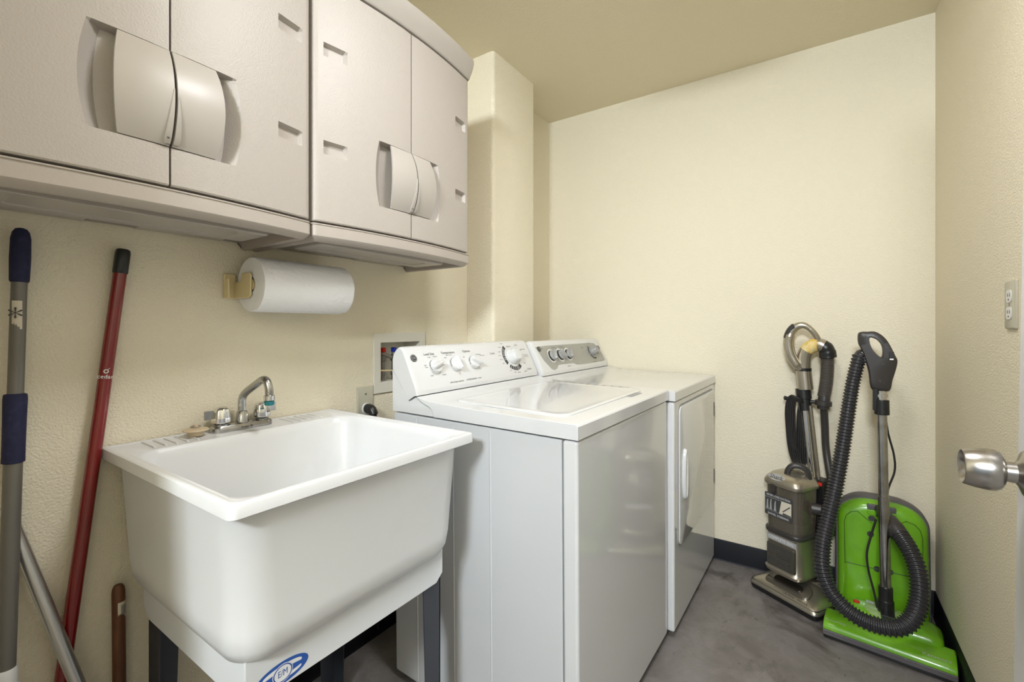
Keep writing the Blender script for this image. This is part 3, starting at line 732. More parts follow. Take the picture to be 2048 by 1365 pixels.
# grey telescopic pole
p, q = V(.2025, 1.320, 1.331), V(.166, 1.286, 0)
g = thing('telescopic_pole', 'grey telescopic pole with navy foam grips, leftmost against the wall', 'pole', tuple(q))
bm = B(); tube(bm, [zs(p, q, z) for z in (1.16, .90)], .0120, 20); finish(bm, 'upper_tube', 'greypole', g, loc=q)
bm = B(); tube(bm, [zs(p, q, z) for z in (.90, .03)], .0138, 20); finish(bm, 'lower_tube', 'greypole', g, loc=q)
bm = B(); tube(bm, [zs(p, q, z) for z in (1.331, 1.329, 1.322, 1.31, 1.27, 1.225, 1.222)], [.003, .0085, .0125, .0148, .0155, .0145, .0125], 20); finish(bm, 'end_grip', 'navy', g, loc=q)
bm = B(); tube(bm, [zs(p, q, z) for z in (1.224, 1.150)], .0118, 20); finish(bm, 'grip_collar', 'greypole', g, loc=q)
bm = B(); tube(bm, [zs(p, q, z) for z in (1.002, 1.000, .99, .945, .90, .868, .866)], [.0125, .0168, .0175, .0168, .0165, .0168, .013], 20); finish(bm, 'foam_sleeve', 'navy', g, loc=q)
bm = B(); tube(bm, [zs(p, q, z) for z in (.475, .470, .440, .438, .425, .424, .38)], [.0145, .0165, .0168, .0195, .0195, .0170, .0168], 20); finish(bm, 'white_clamp', 'white', g, loc=q)
bm = B(); c = zs(p, q, 1.157)
R = [[(c[0]+(.0123+e_)*math.sin(a), c[1]-(.0123+e_)*math.cos(a), c[2]+z) for a in [-.9+.2*k for k in range(7)]] for e_, z in ((.0003, -.028), (.0003, .028))]
vs = [[bm.verts.new(pp) for pp in r] for r in R]
for k in range(6): bm.faces.new([vs[0][k], vs[0][k+1], vs[1][k+1], vs[1][k]])
lb = finish_flat(bm, 'paper_sticker', 'label', g, loc=q)
bm = B(); add_text(bm, '*', .05, (c[0]-.006, c[1]-.0140, c[2]-.006), (1, -.3, 0), (0, 0, 1)); finish_flat(bm, 'sticker_print', 'ink', lb, loc=q)
# aluminium pole
p, q = V(.1835, 1.3355, .775), V(.372, 1.240, 0)
g = thing('aluminium_pole', 'bare aluminium pole slanting down to the right across the red pole', 'pole', tuple(q))
bm = B(); tube(bm, [tuple(p), tuple(p.lerp(q, .995))], .0122, 24); finish(bm, 'tube', 'alu', g, loc=q)
c = p.lerp(q, .512)
bm = B(); lathe(bm, [(.0040, 0), (.0040, .002), (.003, .003)], (c[0]-.0005, c[1]-.0118, c[2]-.0008), (0, -1, 0), 14); finish(bm, 'blue_button', 'bluep', g, loc=q)
# red pole
p, q = V(.3665, 1.331, 1.313), V(.2175, 1.316, 0)
g = thing('red_mop_handle', 'glossy red mop handle with black end cap leaning on the tub corner', 'mop handle', tuple(q))
bm = B(); tube(bm, [zs(p, q, z) for z in (1.262, .02)], .0128, 24); finish(bm, 'shaft', 'red', g, loc=q)
bm = B(); tube(bm, [zs(p, q, z) for z in (1.313, 1.311, 1.304, 1.258, 1.256)], [.010, .0128, .0142, .0142, .0130], 24); finish(bm, 'end_cap', 'black', g, loc=q)
ax = (p-q).normalized(); c = Vector(zs(p, q, 1.022)); view = (V(0, 0, 1.02)-c); view.z = 0; nrm = (view-ax*view.dot(ax)).normalized(); xr = ax.cross(nrm)
bm = B(); add_text(bm, 'cedar', .0125, c+nrm*.0130, xr, ax); 
cc = c+nrm*.0134+ax*.012
prev = None
N = 20; ring = [(bm.verts.new(cc+xr*.0045*math.cos(2*PI*k/N)+ax*.0045*math.sin(2*PI*k/N)), bm.verts.new(cc+xr*.0028*math.cos(2*PI*k/N)+ax*.0028*math.sin(2*PI*k/N))) for k in range(N)]
for k in range(N): bm.faces.new([ring[k][0], ring[(k+1) % N][0], ring[(k+1) % N][1], ring[k][1]])
qv = [bm.verts.new(cc+xr*a+ax*b) for a, b in ((.0020, .0045), (.0050, .0075), (.0058, .0068), (.0030, .0038))]; bm.faces.new(qv)
finish_flat(bm, 'printed_mark', 'white', g, loc=q)
# wooden stick
p, q = V(.3555, 1.325, .546), V(.356, 1.310, 0)
g = thing('wooden_stick', 'short brown wooden handle with rounded top, upright left of the tub leg', 'stick', tuple(q))
bm = B(); tube(bm, [zs(p, q, z) for z in (.546, .544, .538, .528, .001)], [.003, .0075, .0108, .0122, .0124], 24); finish(bm, 'shaft', 'wood', g, loc=q)
bm = B(); c = zs(p, q, .50); ang0 = math.atan2(-c[0], c[1])
for (z0_, z1_, a0, a1, mt) in ((-.030, .008, -.35, 1.25, 'label'),):
    r1 = .0127; vs = [[bm.verts.new((c[0]+r1*math.sin(a), c[1]-r1*math.cos(a), c[2]+z)) for a in [a0+(a1-a0)*k/10 for k in range(11)]] for z in (z0_, z1_)]
    for k in range(10): bm.faces.new([vs[0][k], vs[0][k+1], vs[1][k+1], vs[1][k]])
lb = finish_flat(bm, 'price_sticker', 'label', g, loc=q)
bm = B()
for k in range(9):
    z = c[2]-.022+k*.0026; r1 = .0129; vs = [[bm.verts.new((c[0]+r1*math.sin(a), c[1]-r1*math.cos(a), z+dz)) for a in (0.1, .4, .7, .95)] for dz in (0, .0014)]
    for j in range(3): bm.faces.new([vs[0][j], vs[0][j+1], vs[1][j+1], vs[1][j]])
finish_flat(bm, 'sticker_print', 'ink', lb, loc=q)

# ------------------------------------------------------------------ upright vacuum
uv = thing('upright_vacuum', 'champagne upright vacuum with clear dust bin leaning in front of the back wall', 'vacuum cleaner', (2.19, .125, 0), (0, 0, math.radians(-120.8)))
# head
bm = B()
def hs(bm): bmesh.ops.translate(bm, vec=(.016, -.034, 0), verts=bm.verts[:])
def hz(y):
    P_ = [(-.1, .036), (0, .036), (.012, .046), (.035, .056), (.062, .068), (.088, .078), (.3, .078)]
    for (a_, b_), (c_, d_) in zip(P_, P_[1:]):
        if y <= c_: return b_+(d_-b_)*(y-a_)/(c_-a_)
R = []
for (z, ix, y0_, y1_, r) in ((.004, .004, .004, .150, .02), (.012, 0, 0, .155, .022), (.030, 0, 0, .158, .022), (.040, .003, .004, .158, .022)):
    R.append(lift(rrect(-.143+ix, .143-ix, y0_, y1_, (r, .05, .05, r), 6), z))
loft(bm, R); hs(bm); finish(bm, 'head_bumper', 'black', uv, sharp=50)
bm = B(); R = []
for (z, ix, y0_, y1_, r) in ((.0245, -.001, -.002, .160, .022), (.036, .000, 0, .162, .024), (.046, .010, .012, .164, .03), (.056, .030, .035, .168, .04), (.068, .052, .062, .172, .045), (.078, .075, .088, .176, .04)):
    R.append(lift(rrect(-.143+ix, .143-ix, y0_, y1_, (r, .05, .05, r), 6), z))
loft(bm, R); hs(bm); hd = finish(bm, 'floor_head', 'champ_l', uv, sharp=60)
bm = B(); R = []
for (z0_, ix) in ((-.002, 0), (.0035, .002), (.006, .006)):
    R.append([(x, y, hz(y)+z0_) for x, y in rrect(-.092+ix+max(0,0), .092-ix, .022+ix, .104-ix, (.02, .055, .055, .02), 8)])
loft(bm, R); hs(bm); finish(bm, 'head_cover', 'champ_d', hd, .002)
bm = B(); R = []
for (z0_, ix) in ((.004, 0), (.0075, .002)):
    R.append([(x, y, hz(y)+.0035+z0_) for x, y in rrect(-.060+ix, .060-ix, .036+ix, .066-ix, .0135, 6)])
loft(bm, R); hs(bm); finish(bm, 'brush_window', 'window', hd)
bm = B(); add_text(bm, 'Lift-Away', .012, (.004, .012, .0475), (1, 0, 0), (0, 1, .8), 'LEFT'); add_text(bm, 'DELUXE', .011, (.062, .012, .0475), (1, 0, 0), (0, 1, .8), 'LEFT'); hs(bm); finish_flat(bm, 'head_lettering', 'ink', hd)
# neck joint
bm = B(); tube(bm, [(.01, .098, .06), (.005, .088, .09), (0, .080, .12)], [.028, .032, .04], 20); finish(bm, 'neck_joint', 'charcoal', uv)
# motor base
def sec(w, y0_, y1_, r, z, dx=0): return lift(rrect(-w+dx, w+dx, y0_, y1_, (r, .03, .03, r), 6), z)
bm = B(); loft(bm, [sec(.055, .01, .11, .025, .098), sec(.078, -.012, .13, .035, .106), sec(.081, -.015, .132, .036, .118), sec(.076, -.008, .128, .034, .127), sec(.075, -.007, .128, .034, .262), sec(.077, -.009, .130, .034, .268)])
mb = finish(bm, 'motor_housing', 'champ_l', uv, sharp=50)
bm = B(); loft(bm, [[(x, -.007, z) for x, z in rrect(-.058, .064, .130, .232, .010, 4)], [(x, -.017, z) for x, z in rrect(-.055, .061, .133, .229, .010, 4)]]); fg = finish(bm, 'filter_grille', 'champ_d', mb, .002)
bm = B()
for k in range(5):
    for (x0_, x1_) in ((-.050, -.018), (-.014, .028), (.032, .052)):
        if k == 2: continue
        for dz in (0, .008): box(bm, x0_, x1_, -.0178, -.0168, .139+k*.0175+dz, .1425+k*.0175+dz)
absorb(fg, bm, 'ink')
bm = B(); add_text(bm, 'DELUXE', .017, (.018, -.0172, .181), (1, 0, 0), (0, 0, 1)); add_text(bm, 'Nav', .012, (-.038, -.0172, .183), (1, 0, 0), (0, 0, 1)); absorb(fg, bm, 'ink')
bm = B(); box(bm, -.060, .066, -.0088, -.0072, .237, .259); cs = finish(bm, 'seal_label', 'silverprint', mb)
bm = B(); add_text(bm, 'COMPLETE SEAL', .0165, (.002, -.0090, .248), (1, 0, 0), (0, 0, 1), wide=.92); finish_flat(bm, 'seal_lettering', 'white', cs)
bm = B(); loft(bm, [sec(.079, -.012, .130, .034, .268), sec(.080, -.013, .131, .034, .272), sec(.080, -.013, .131, .034, .283), sec(.077, -.010, .129, .034, .287)]); finish(bm, 'bin_latch_band', 'charcoal', uv, sharp=50)
bm = B(); loft(bm, [sec(.073, -.007, .126, .034, .287), sec(.076, -.010, .128, .034, .47)]); bn = finish(bm, 'dust_bin', 'smoke', uv, sharp=50)
bm = B(); lathe(bm, [(.05, 0), (.052, .06), (.03, .11), (.03, .17)], (0, .058, .295)); finish(bm, 'bin_cyclone', 'hose2', bn)
bm = B(); lathe(bm, [(.056, .0), (.056, .035), (.04, .04)], (0, .058, .289)); finish(bm, 'collected_dust', 'grey_d', bn)
bm = B(); R = [[(x, -.0094-.0012*0, z) for x, z in rrect(-.068, .050, .338, .432, .004, 3)], [(x, -.0112, z) for x, z in rrect(-.068, .050, .338, .432, .004, 3)]]; loft(bm, R); lb = finish(bm, 'bin_label', 'ink', bn)
bm = B(); box(bm, -.066, .048, -.0122, -.0113, .358, .414); pa = finish(bm, 'label_photo_area', 'greyknob', lb)
bm = B()
def patch(L, y_): bm.faces.new([bm.verts.new((x, y_, z)) for x, z in L])
patch([(-.004, .3595), (.047, .3595), (.047, .4125), (.006, .4125)], -.01235)
absorb(pa, bm, 'label')
bm = B()
patch([(-.065, .3595), (-.004, .3595), (.006, .4125), (-.065, .4125)], -.01235); patch([(.010, .372), (.014, .370), (.044, .398), (.041, .401)], -.0126); patch([(.012, .3595), (.047, .3595), (.047, .364), (.012, .367)], -.0126)
absorb(pa, bm, 'ink')
bm = B()
for ox, hh in ((-.056, .040), (-.041, .044), (-.022, .041)):
    patch([(ox-.006, .363), (ox+.007, .3625), (ox+.005, .370), (ox+.0035, .363+hh*.7), (ox+.0045, .363+hh), (ox+.001, .365+hh), (ox-.002, .363+hh*.75), (ox-.0035, .372)], -.0126)
absorb(pa, bm, 'silverprint')
bm = B(); add_text(bm, 'NEVER LOSES SUCTION', .0115, (-.009, -.0114, .423), (1, 0, 0), (0, 0, 1), wide=.85); add_text(bm, 'SWIVEL STEERING', .012, (-.009, -.0114, .345), (1, 0, 0), (0, 0, 1), wide=.95); absorb(lb, bm, 'white')
bm = B(); box(bm, -.038, -.016, -.018, -.0098, .436, .482); lathe(bm, [(.008, 0), (.008, .004)], (-.027, -.018, .447), (0, -1, 0), 16); finish(bm, 'bin_latch', 'charcoal', uv, .002)
# bin lid, badge and carry handle
bm = B(); loft(bm, [sec(.082, -.017, .133, .036, .470), sec(.084, -.019, .135, .036, .477), sec(.083, -.018, .134, .036, .486), sec(.076, -.010, .128, .034, .500), sec(.062, .012, .118, .03, .516), sec(.045, .035, .10, .02, .521)]); bl_ = finish(bm, 'bin_lid', 'champ_l', uv, sharp=60)
bm = B(); T3 = V(0, .62, .78).normalized(); N3 = V(1, 0, 0).cross(T3); O3 = V(-.020, -.0045, .503)
R = [[tuple(O3+V(1, 0, 0)*.037*s*math.cos(a)+T3*.0160*s*math.sin(a)+N3*h) for a in [2*PI*k/32 for k in range(32)]] for s, h in ((1.0, -.014), (1.0, 0), (.94, .002))]
loft(bm, R); bg = finish(bm, 'oval_badge', 'silverprint', bl_)
bm = B(); add_text(bm, 'Shark', .0255, O3+N3*.0022, (1, 0, 0), T3); finish_flat(bm, 'badge_lettering', 'ink', bg)
bm = B(); tube(bm, smooth([(.000, .030, .505), (.004, .034, .535), (.018, .044, .556), (.040, .060, .557), (.058, .075, .540), (.062, .080, .508)], 6), .0095, 14, 1.3); finish(bm, 'carry_handle', 'charcoal', bl_)
# rear spine, tube, collars
tb = lambda z: V(.044-.0400*(z-.406)/.351, .152, z)
bm = B(); tube(bm, [tuple(tb(z)) for z in (.13, .45)], .020, 16); box(bm, .020, .090, .128, .185, .36, .50); finish(bm, 'rear_spine', 'black', uv, .004)
bm = B(); box(bm, .058, .085, .122, .130, .478, .492); finish(bm, 'release_button', 'redp', uv, .002)
bm = B(); tube(bm, [(.085, .06, .40), (.112, .075, .40)], .022, 20); tube(bm, [(.112, .075, .40), (.112, .105, .38), (.105, .15, .33), (.10, .16, .28)], [.020, .02, .016, .014], 14); finish(bm, 'suction_port', 'charcoal', uv, sharp=50)
bm = B(); tube(bm, [tuple(tb(.40)), tuple(tb(.82))], .0185, 24); finish(bm, 'chrome_wand', 'chrome', uv)
bm = B(); tube(bm, [tuple(tb(.43)+V(.026, -.004, 0)), tuple(tb(.80)+V(.026, -.004, 0))], .007, 12); finish(bm, 'release_rod', 'champ', uv)
bm = B(); tube(bm, [tuple(tb(z)) for z in (.775, .776, .825, .826, .868, .869)], [.0180, .0255, .0255, .0290, .0290, .0250], 24); finish(bm, 'wand_collar', 'black', uv, sharp=50)
bm = B(); nk = [V(.004, .150, .866), V(-.002, .149, .925), V(-.004, .148, .955)]
tube(bm, [tuple(v) for v in nk], [.0290, .0290, .0285], 24); finish(bm, 'handle_stem', 'champ_l', uv)
bm = B(); tube(bm, [(-.004, .148, .945), (-.004, .148, .958)], .0298, 24); finish(bm, 'stem_ring', 'black', uv)
bm = B(); el = smooth([(-.004, .148, .956), (-.003, .147, .985), (.002, .147, 1.015), (.016, .150, 1.042), (.036, .157, 1.056), (.056, .164, 1.058), (.068, .169, 1.053)], 6)
tube(bm, el, [.0275+.0*k for k in range(len(el))], 24); finish(bm, 'hose_elbow', 'champ_l', uv)
bm = B(); tube(bm, el[16:29], [.0284]*13, 24, cap=False); finish(bm, 'yellow_tape_wrap', 'tape', uv)
lp_ = smooth([(-.002, .126, .952), (-.014, .116, .972), (-.032, .106, 1.015), (-.039, .102, 1.062), (-.032, .104, 1.104), (-.012, .112, 1.134), (.014, .124, 1.140), (.036, .138, 1.120), (.050, .152, 1.090), (.054, .158, 1.070)], 6)
rs = [.0115+.0065*math.sin(PI*min(1, k/40))+(.003 if 4 < k < 24 else 0) for k in range(len(lp_))]
bm = B(); tube(bm, lp_, rs, 18); gh = finish(bm, 'loop_handle', 'champ_l', uv)
bm = B(); seg_ = [v+V(-.0045, -.006, .002) for v in lp_[20:32]]; tube(bm, seg_, [.008]+[.0145]*10+[.008], 14); finish(bm, 'soft_grip', 'charcoal', gh)
bm = B(); tube(bm, smooth([(.060, .166, 1.0565), (.071, .172, 1.048), (.076, .178, 1.030), (.077, .181, 1.008)], 4), [.0266]*4+[.0285]*4+[.0305]*4+[.0315], 20); finish(bm, 'hose_cuff', 'black', uv)
def corr(pts, r, amp, pitch, per=6):
    P = resample(smooth(pts, 10), pitch/per)
    w_ = [-1, -1, -.2, 1, 1, -.2]
    return P, [r+amp*w_[i % 6] for i in range(len(P))]
P, rr = corr([(.073, .181, 1.02), (.074, .183, .98), (.071, .183, .92), (.066, .181, .87), (.062, .178, .84)], .0235, .0012, .0066)
bm = B(); tube(bm, P, rr, 20); finish(bm, 'stretch_hose', 'hose2', uv)
bm = B(); tube(bm, [(.066, .178, .858), (.064, .176, .826), (.063, .1755, .824), (.062, .175, .805), (.062, .175, .803), (.062, .175, .79)], [.0195, .0225, .030, .0305, .023, .022], 20); tube(bm, [(.02, .158, .815), (.05, .17, .815)], .008, 10); finish(bm, 'hose_clip', 'charcoal', uv, sharp=50)
bm = B(); tube(bm, smooth([(.062, .178, .80), (.056, .196, .72), (.055, .205, .62), (.078, .192, .52), (.105, .175, .44)], 6), .014, 14); finish(bm, 'lower_hose', 'charcoal', uv)
# cord hook and looped cord
bm = B(); tube(bm, [(-.012, .140, .815), (-.045, .112, .822), (-.058, .102, .824), (-.060, .100, .824)], [.008, .007, .010, .004], 12); finish(bm, 'cord_hook', 'black', uv)
bm = B()
for k in range(6):
    o_ = k*.0072; dep = .04*k/6
    tube(bm, smooth([(-.012+o_*.6, .128, .812), (-.026+o_*.8, .112, .838-.002*k), (-.046+o_, .108, .822), (-.056+o_*1.1, .108, .77), (-.054+o_*1.1, .112, .68-.01*k), (-.048+o_*1.2, .118, .60), (-.034+o_*1.0, .128, .545), (-.022+o_, .136, .56), (-.026+o_*1.1, .138, .66), (-.022+o_*.6, .138, .76), (-.012+o_*.5, .136, .808)], 5), .0036, 8)
finish(bm, 'coiled_power_cord', 'cord', uv)

# ------------------------------------------------------------------ green canister vacuum
CL = V(2.10, -.19, 0)
cv = thing('canister_vacuum', 'lime green canister vacuum with ribbed dark hose, stood in the right corner', 'vacuum cleaner', tuple(CL))
# body standing on its tail, leaning back a little; outline in (y,z), thickness in x
def arch(y0_, y1_, z0_, z1_, r, n=10):
    out = [(y0_, z0_), (y1_, z0_)]
    for k in range(n+1):
        a = math.radians(90*k/n); out.append((y1_-r+r*math.cos(a), z1_-r*.85+r*.85*math.sin(a)))
    for k in range(n+1):
        a = math.radians(90+90*k/n); out.append((y0_+r+r*math.cos(a), z1_-r*.85+r*.85*math.sin(a)))
    return out
yA, yB = -.348, -.058
lean = .045
def slab(bm, prof, y0_=yA, y1_=yB, z0_=.03, z1_=.458, r=.105):
    loft(bm, [[(x+lean*z/.48, y, z) for y, z in arch(y0_+i, y1_-i, z0_+i*.3, z1_-i, max(.01, r-i*.5))] for x, i in prof])
bm = B(); slab(bm, [(2.345, .03), (2.338, .008), (2.30, 0), (2.255, 0), (2.248, .004)]); finish(bm, 'lower_shell', 'grey_d', cv, loc=CL, sharp=50)
bm = B(); slab(bm, [(2.2495, .007), (2.228, .009), (2.214, .016), (2.207, .028), (2.2055, .04), (2.205, .06)]); gb = finish(bm, 'green_shell', 'green', cv, loc=CL, sharp=60)
# panel lines of the hood
def fx(z, o_=.0): return 2.2042+lean*z/.48+o_
bm = B()
def line(pts, w_=.0011):
    tube(bm, [(fx(z), y, z) for y, z in smooth([(a, b) for a, b in pts], 6)] if False else [(fx(z), y, z) for y, z in pts], w_, 6)
line([(-.088, .20), (-.086, .36), (-.092, .385), (-.108, .402), (-.128, .408), (-.150, .390), (-.172, .372)])
line([(-.318, .20), (-.320, .35), (-.314, .378), (-.298, .396), (-.275, .402), (-.252, .388), (-.236, .368)])
line([(-.088, .205), (-.203, .205), (-.318, .205)], .0014)
finish(bm, 'hood_seam', 'green_d', gb, loc=CL)
bm = B(); box(bm, fx(.43)-.004, fx(.43)+.008, -.246, -.158, .424, .444); finish(bm, 'carry_recess', 'grey_d', cv, .003, loc=CL)
bm = B(); box(bm, fx(.41)-.002, fx(.41)+.01, -.246, -.158, .402, .4225); finish(bm, 'hood_latch', 'green', cv, .003, loc=CL)
for yy, zz in ((-.168, .33), (-.172, .39), (-.187, .205), (-.225, .205)):
    bm = B(); lathe(bm, [(.011, 0), (.011, .001)], (fx(zz)+.0005, yy, zz), (-1, 0, 0), 16); finish(bm, 'round_port', 'ink', cv, loc=CL)
for yy in (yA+.02, yB-.02):
    bm = B(); lathe(bm, [(.030, -.010), (.030, .010)], (2.315, yy, .031), (0, 1, 0), 24); finish(bm, 'wheel', 'black', cv, .003, loc=CL)
# power head: green, wide front bar with rounded hood behind it
A = math.radians(-97.0); PM = Matrix.Translation(V(1.990, -.190, 0)) @ Matrix.Rotation(A, 4, 'Z')
def hb(bm): bmesh.ops.transform(bm, matrix=PM, verts=bm.verts[:])
bm = B(); loft(bm, [lift(rrect(-.176, .176, -.004, .090, (.008, .02, .02, .008), 4), z) for z in (.006, .014)]); box(bm, -.165, .165, .0, .15, .006, .03); hb(bm); finish(bm, 'head_sole', 'black', cv, loc=CL)
bm = B(); loft(bm, [[(-.1775, y, z) for y, z in ((-.007, .014), (-.007, .034), (.09, .034), (.09, .014))], [(.1775, y, z) for y, z in ((-.007, .014), (-.007, .034), (.09, .034), (.09, .014))]]); hb(bm); finish(bm, 'head_bumper', 'grey_d', cv, .003, loc=CL)
bm = B(); hp = [(-.0065, .0345), (-.004, .045), (.004, .056), (.020, .064), (.060, .070), (.088, .068), (.092, .0345)]
R = []
for x, k in ((-.1765, .86), (-.172, .98), (-.15, 1), (.15, 1), (.172, .98), (.1765, .86)): R.append([(x, y, .0345+(z-.0345)*k) for y, z in hp])
loft(bm, R); hb(bm); ph_ = finish(bm, 'power_head', 'green', cv, .002, loc=CL, sharp=50)
bm = B(); R = []
for z, i in ((.03, 0), (.068, 0), (.084, .006), (.096, .022), (.102, .045)):
    R.append(lift(rrect(-.135+i, .150-i, .062+i*.6, .200-i*.8, (.03, .045, .045, .03), 6), z))
loft(bm, R); hb(bm); ph2 = finish(bm, 'head_hood', 'green', ph_, loc=CL, sharp=60)
bm = B(); R = []
for o_, i in ((0, 0), (.002, .003)):
    R.append([(-.005+(.062-i)*math.cos(a), .122+(.052-i)*math.sin(a), .1005+o_) for a in [2*PI*k/40 for k in range(40)]])
loft(bm, R); hb(bm); finish(bm, 'headlight_lens', 'lens', ph2, loc=CL)
bm = B(); lathe(bm, [(.010, 0), (.010, .006), (.008, .007)], (-.088, .135, .099)); hb(bm); finish(bm, 'red_badge', 'redp', ph2, loc=CL)
bm = B(); box(bm, -.062, -.035, .158, .170, .1005, .1055); hb(bm); finish(bm, 'pedal', 'greyknob', ph2, .001, loc=CL)
bm = B(); tx = V(1, 0, 0); ty = V(0, .94, .34)
add_text(bm, 'Kenmore', .0185, (.128, .013, .0615), tx, ty); add_text(bm, 'PowerMate', .0125, (-.140, .015, .0625), tx, ty); hb(bm); finish_flat(bm, 'head_lettering', 'silverprint', ph_, loc=CL)
# wand, swivel, grip
wb, wt = V(2.118, -.203, .13), V(2.150, -.194, .865)
bm = B(); tube(bm, [tuple(wb.lerp(wt, k)) for k in (-.06, .02, .021, .085, .086)], [.024, .024, .021, .021, .016], 24); box(bm, 2.06, 2.12, -.225, -.185, .085, .115); finish(bm, 'swivel_socket', 'black', cv, .002, loc=CL, sharp=50)
bm = B(); tube(bm, [tuple(wb.lerp(wt, k)) for k in (.08, .52, .521, .97)], [.0165, .0165, .0150, .0150], 28); finish(bm, 'chrome_wand', 'chrome_d', cv, loc=CL, sharp=50)
bm = B(); tube(bm, [tuple(wb.lerp(wt, k)+V(.012, -.004, 0)) for k in (.08, .97)], .0095, 16); finish(bm, 'wire_channel', 'chrome', cv, loc=CL)
bm = B(); tube(bm, [tuple(wb.lerp(wt, k)) for k in (.925, .926, 1.0, 1.001)], [.017, .0225, .0225, .019], 24)
box(bm, 2.135, 2.165, -.182, -.168, .825, .905); finish(bm, 'wand_collar', 'black', cv, .002, loc=CL, sharp=50)
bm = B(); tube(bm, [tuple(wb.lerp(wt, k)) for k in (1.0, 1.012, 1.013, 1.028, 1.029, 1.045)], [.0155, .0155, .0195, .0195, .016, .016], 24); finish(bm, 'wand_tip', 'chrome', cv, loc=CL, sharp=50)
# grip: body blade + loop, drawn in the (y,z) plane with real thickness
def blade(bm, poly, x0_, x1_, bev=.006):
    cy = sum(p_[0] for p_ in poly)/len(poly); cz = sum(p_[1] for p_ in poly)/len(poly)
    def s(k): return [(cy+(y-cy)*k, cz+(z-cz)*k) for y, z in poly]
    loft(bm, [[(x0_, y, z) for y, z in s(.90)], [(x0_+bev, y, z) for y, z in poly], [(x1_-bev, y, z) for y, z in poly], [(x1_, y, z) for y, z in s(.90)]])
gx0, gx1 = 2.134, 2.174
def plate_hole(outer, inner, xs, ins):
    bm = B(); loops = []
    def shr(L, k, c): return [(c[0]+(y-c[0])*k, c[1]+(z-c[1])*k) for y, z in L]
    co = (sum(p_[0] for p_ in outer)/len(outer), sum(p_[1] for p_ in outer)/len(outer)); ci = (sum(p_[0] for p_ in inner)/len(inner), sum(p_[1] for p_ in inner)/len(inner))
    for L, c, sg in ((outer, co, -1), (inner, ci, 1)):
        loops.append([[bm.verts.new((x, y, z)) for y, z in shr(L, 1+sg*i_, c)] for x, i_ in zip(xs, ins)])
    for rings_ in loops:
        for a, b in zip(rings_, rings_[1:]):
            for k in range(len(a)): bm.faces.new([a[k], a[(k+1) % len(a)], b[(k+1) % len(a)], b[k]])
    for e_ in (0, -1):
        ed = []
        for rings_ in loops:
            r_ = rings_[e_]
            for k in range(len(r_)):
                e2 = bm.edges.get((r_[k], r_[(k+1) % len(r_)])); ed.append(e2)
        bmesh.ops.triangle_fill(bm, use_beauty=True, edges=ed)
    return bm
g_out = [(-0.125, 1.108), (-0.125, 1.074), (-0.135, 1.048), (-0.146, 1.007), (-0.156, 0.964), (-0.162, 0.907), (-0.178, 0.9), (-0.215, 0.9), (-0.224, 0.94), (-0.234, 0.981), (-0.238, 1.011), (-0.232, 1.029), (-0.224, 1.05), (-0.215, 1.072), (-0.205, 1.09), (-0.19, 1.107), (-0.172, 1.117), (-0.153, 1.116), (-0.137, 1.116)]
g_in = [(-0.158, 1.093), (-0.178, 1.088), (-0.193, 1.068), (-0.197, 1.042), (-0.193, 1.022), (-0.178, 1.034), (-0.163, 1.06)]
def dense(L, n=3):
    P_ = [V(0, *p_) for p_ in L]; P_ = P_[-2:]+P_+P_[:2]; out = []
    for i in range(2, len(P_)-2):
        for k in range(n):
            t = k/n; a, b, c, d = P_[i-1:i+3]; q_ = .5*((2*b)+(c-a)*t+(2*a-5*b+4*c-d)*t*t+(3*b-a-3*c+d)*t**3); out.append((q_.y, q_.z))
    return out
bm = plate_hole(dense(g_out), dense(g_in), (gx0-.004, gx0, gx0+.006, gx1-.006, gx1), (.10, .035, 0, 0, .06))
finish(bm, 'grip_handle', 'charcoal', cv, loc=CL, sharp=50)
bm = B(); box(bm, 2.1275, 2.1325, -.2270, -.2130, 1.012, 1.044); finish(bm, 'grip_switch', 'black', cv, .001, loc=CL)
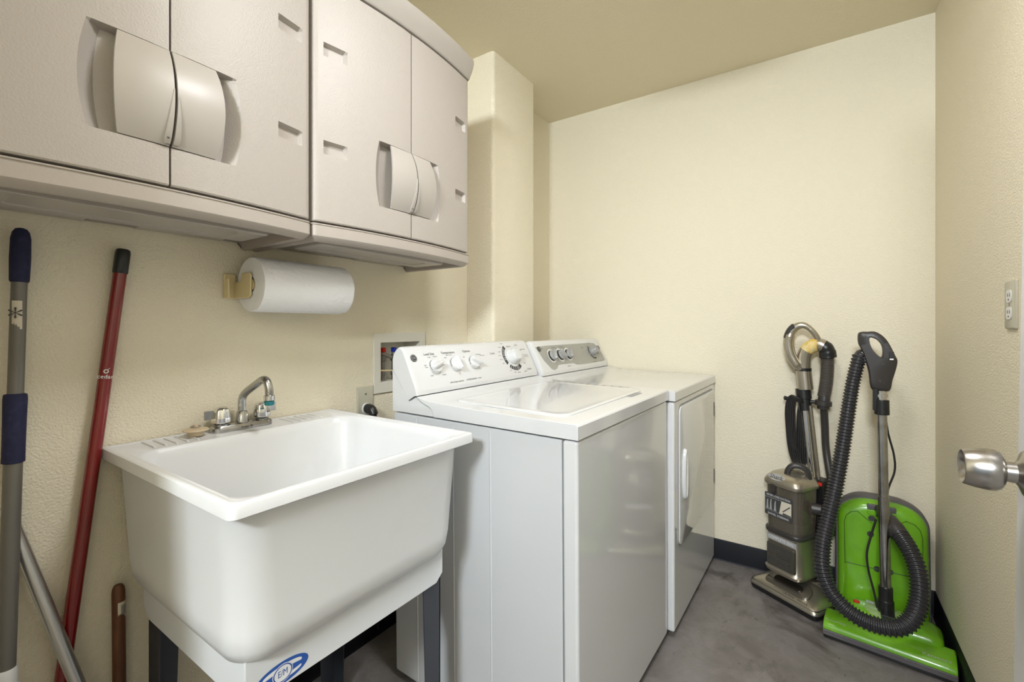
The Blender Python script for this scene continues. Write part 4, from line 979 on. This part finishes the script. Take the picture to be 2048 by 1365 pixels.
bm = B(); box(bm, 2.1262, 2.1278, -.2255, -.2145, 1.014, 1.019); finish(bm, 'switch_mark', 'white', cv, loc=CL)
for yy, zz in ((-.146, 1.100), (-.206, 1.060), (-.196, .998), (-.188, .935)):
    bm = B(); lathe(bm, [(.0035, 0), (.003, .0015)], (2.1305, yy, zz), (-1, 0, 0), 10); finish(bm, 'screw_hole', 'ink', cv, loc=CL)
# the ribbed hose
hp_ = [(2.160, -.150, 1.000), (2.160, -.134, 1.028), (2.152, -.121, .985), (2.145, -.105, .896), (2.13, -.088, .765), (2.11, -.071, .640), (2.085, -.050, .515), (2.05, -.030, .418), (2.02, -.014, .333), (1.992, -.013, .255), (1.972, -.035, .195), (1.950, -.077, .158), (1.935, -.124, .142), (1.928, -.175, .142), (1.934, -.221, .153), (1.955, -.256, .185), (1.995, -.277, .236), (2.035, -.280, .300), (2.075, -.266, .352), (2.115, -.246, .384), (2.150, -.230, .402)]
P, rr = corr(hp_, .0234, .0024, .0120, 6)
n_ = len(P); rr = [r_*(.93 if i < n_*.10 else .93+.14*min(1, (i/n_-.10)/.3)) for i, r_ in enumerate(rr)]
bm = B(); tube(bm, P, rr, 22); finish(bm, 'ribbed_hose', 'hose', cv, loc=CL, sharp=70)
bm = B(); tube(bm, smooth([(2.125, -.243, .385), (2.150, -.228, .405), (2.178, -.214, .418), (2.20, -.204, .428), (2.235, -.200, .434)], 5), [.0295]*5+[.028]*5+[.025]*5+[.020]*6, 22); finish(bm, 'hose_cuff', 'charcoal', cv, loc=CL)
bm = B(); tube(bm, smooth([(2.150, -.178, .42), (2.145, -.166, .37), (2.13, -.150, .30), (2.12, -.153, .24), (2.11, -.168, .17), (2.10, -.178, .115)], 6), .0036, 8)
tube(bm, smooth([(2.17, -.205, .82), (2.175, -.215, .74), (2.18, -.232, .66), (2.18, -.234, .60), (2.17, -.216, .54), (2.165, -.206, .48), (2.16, -.180, .43)], 6), .0034, 8); finish(bm, 'head_power_cord', 'cord', cv, loc=CL)
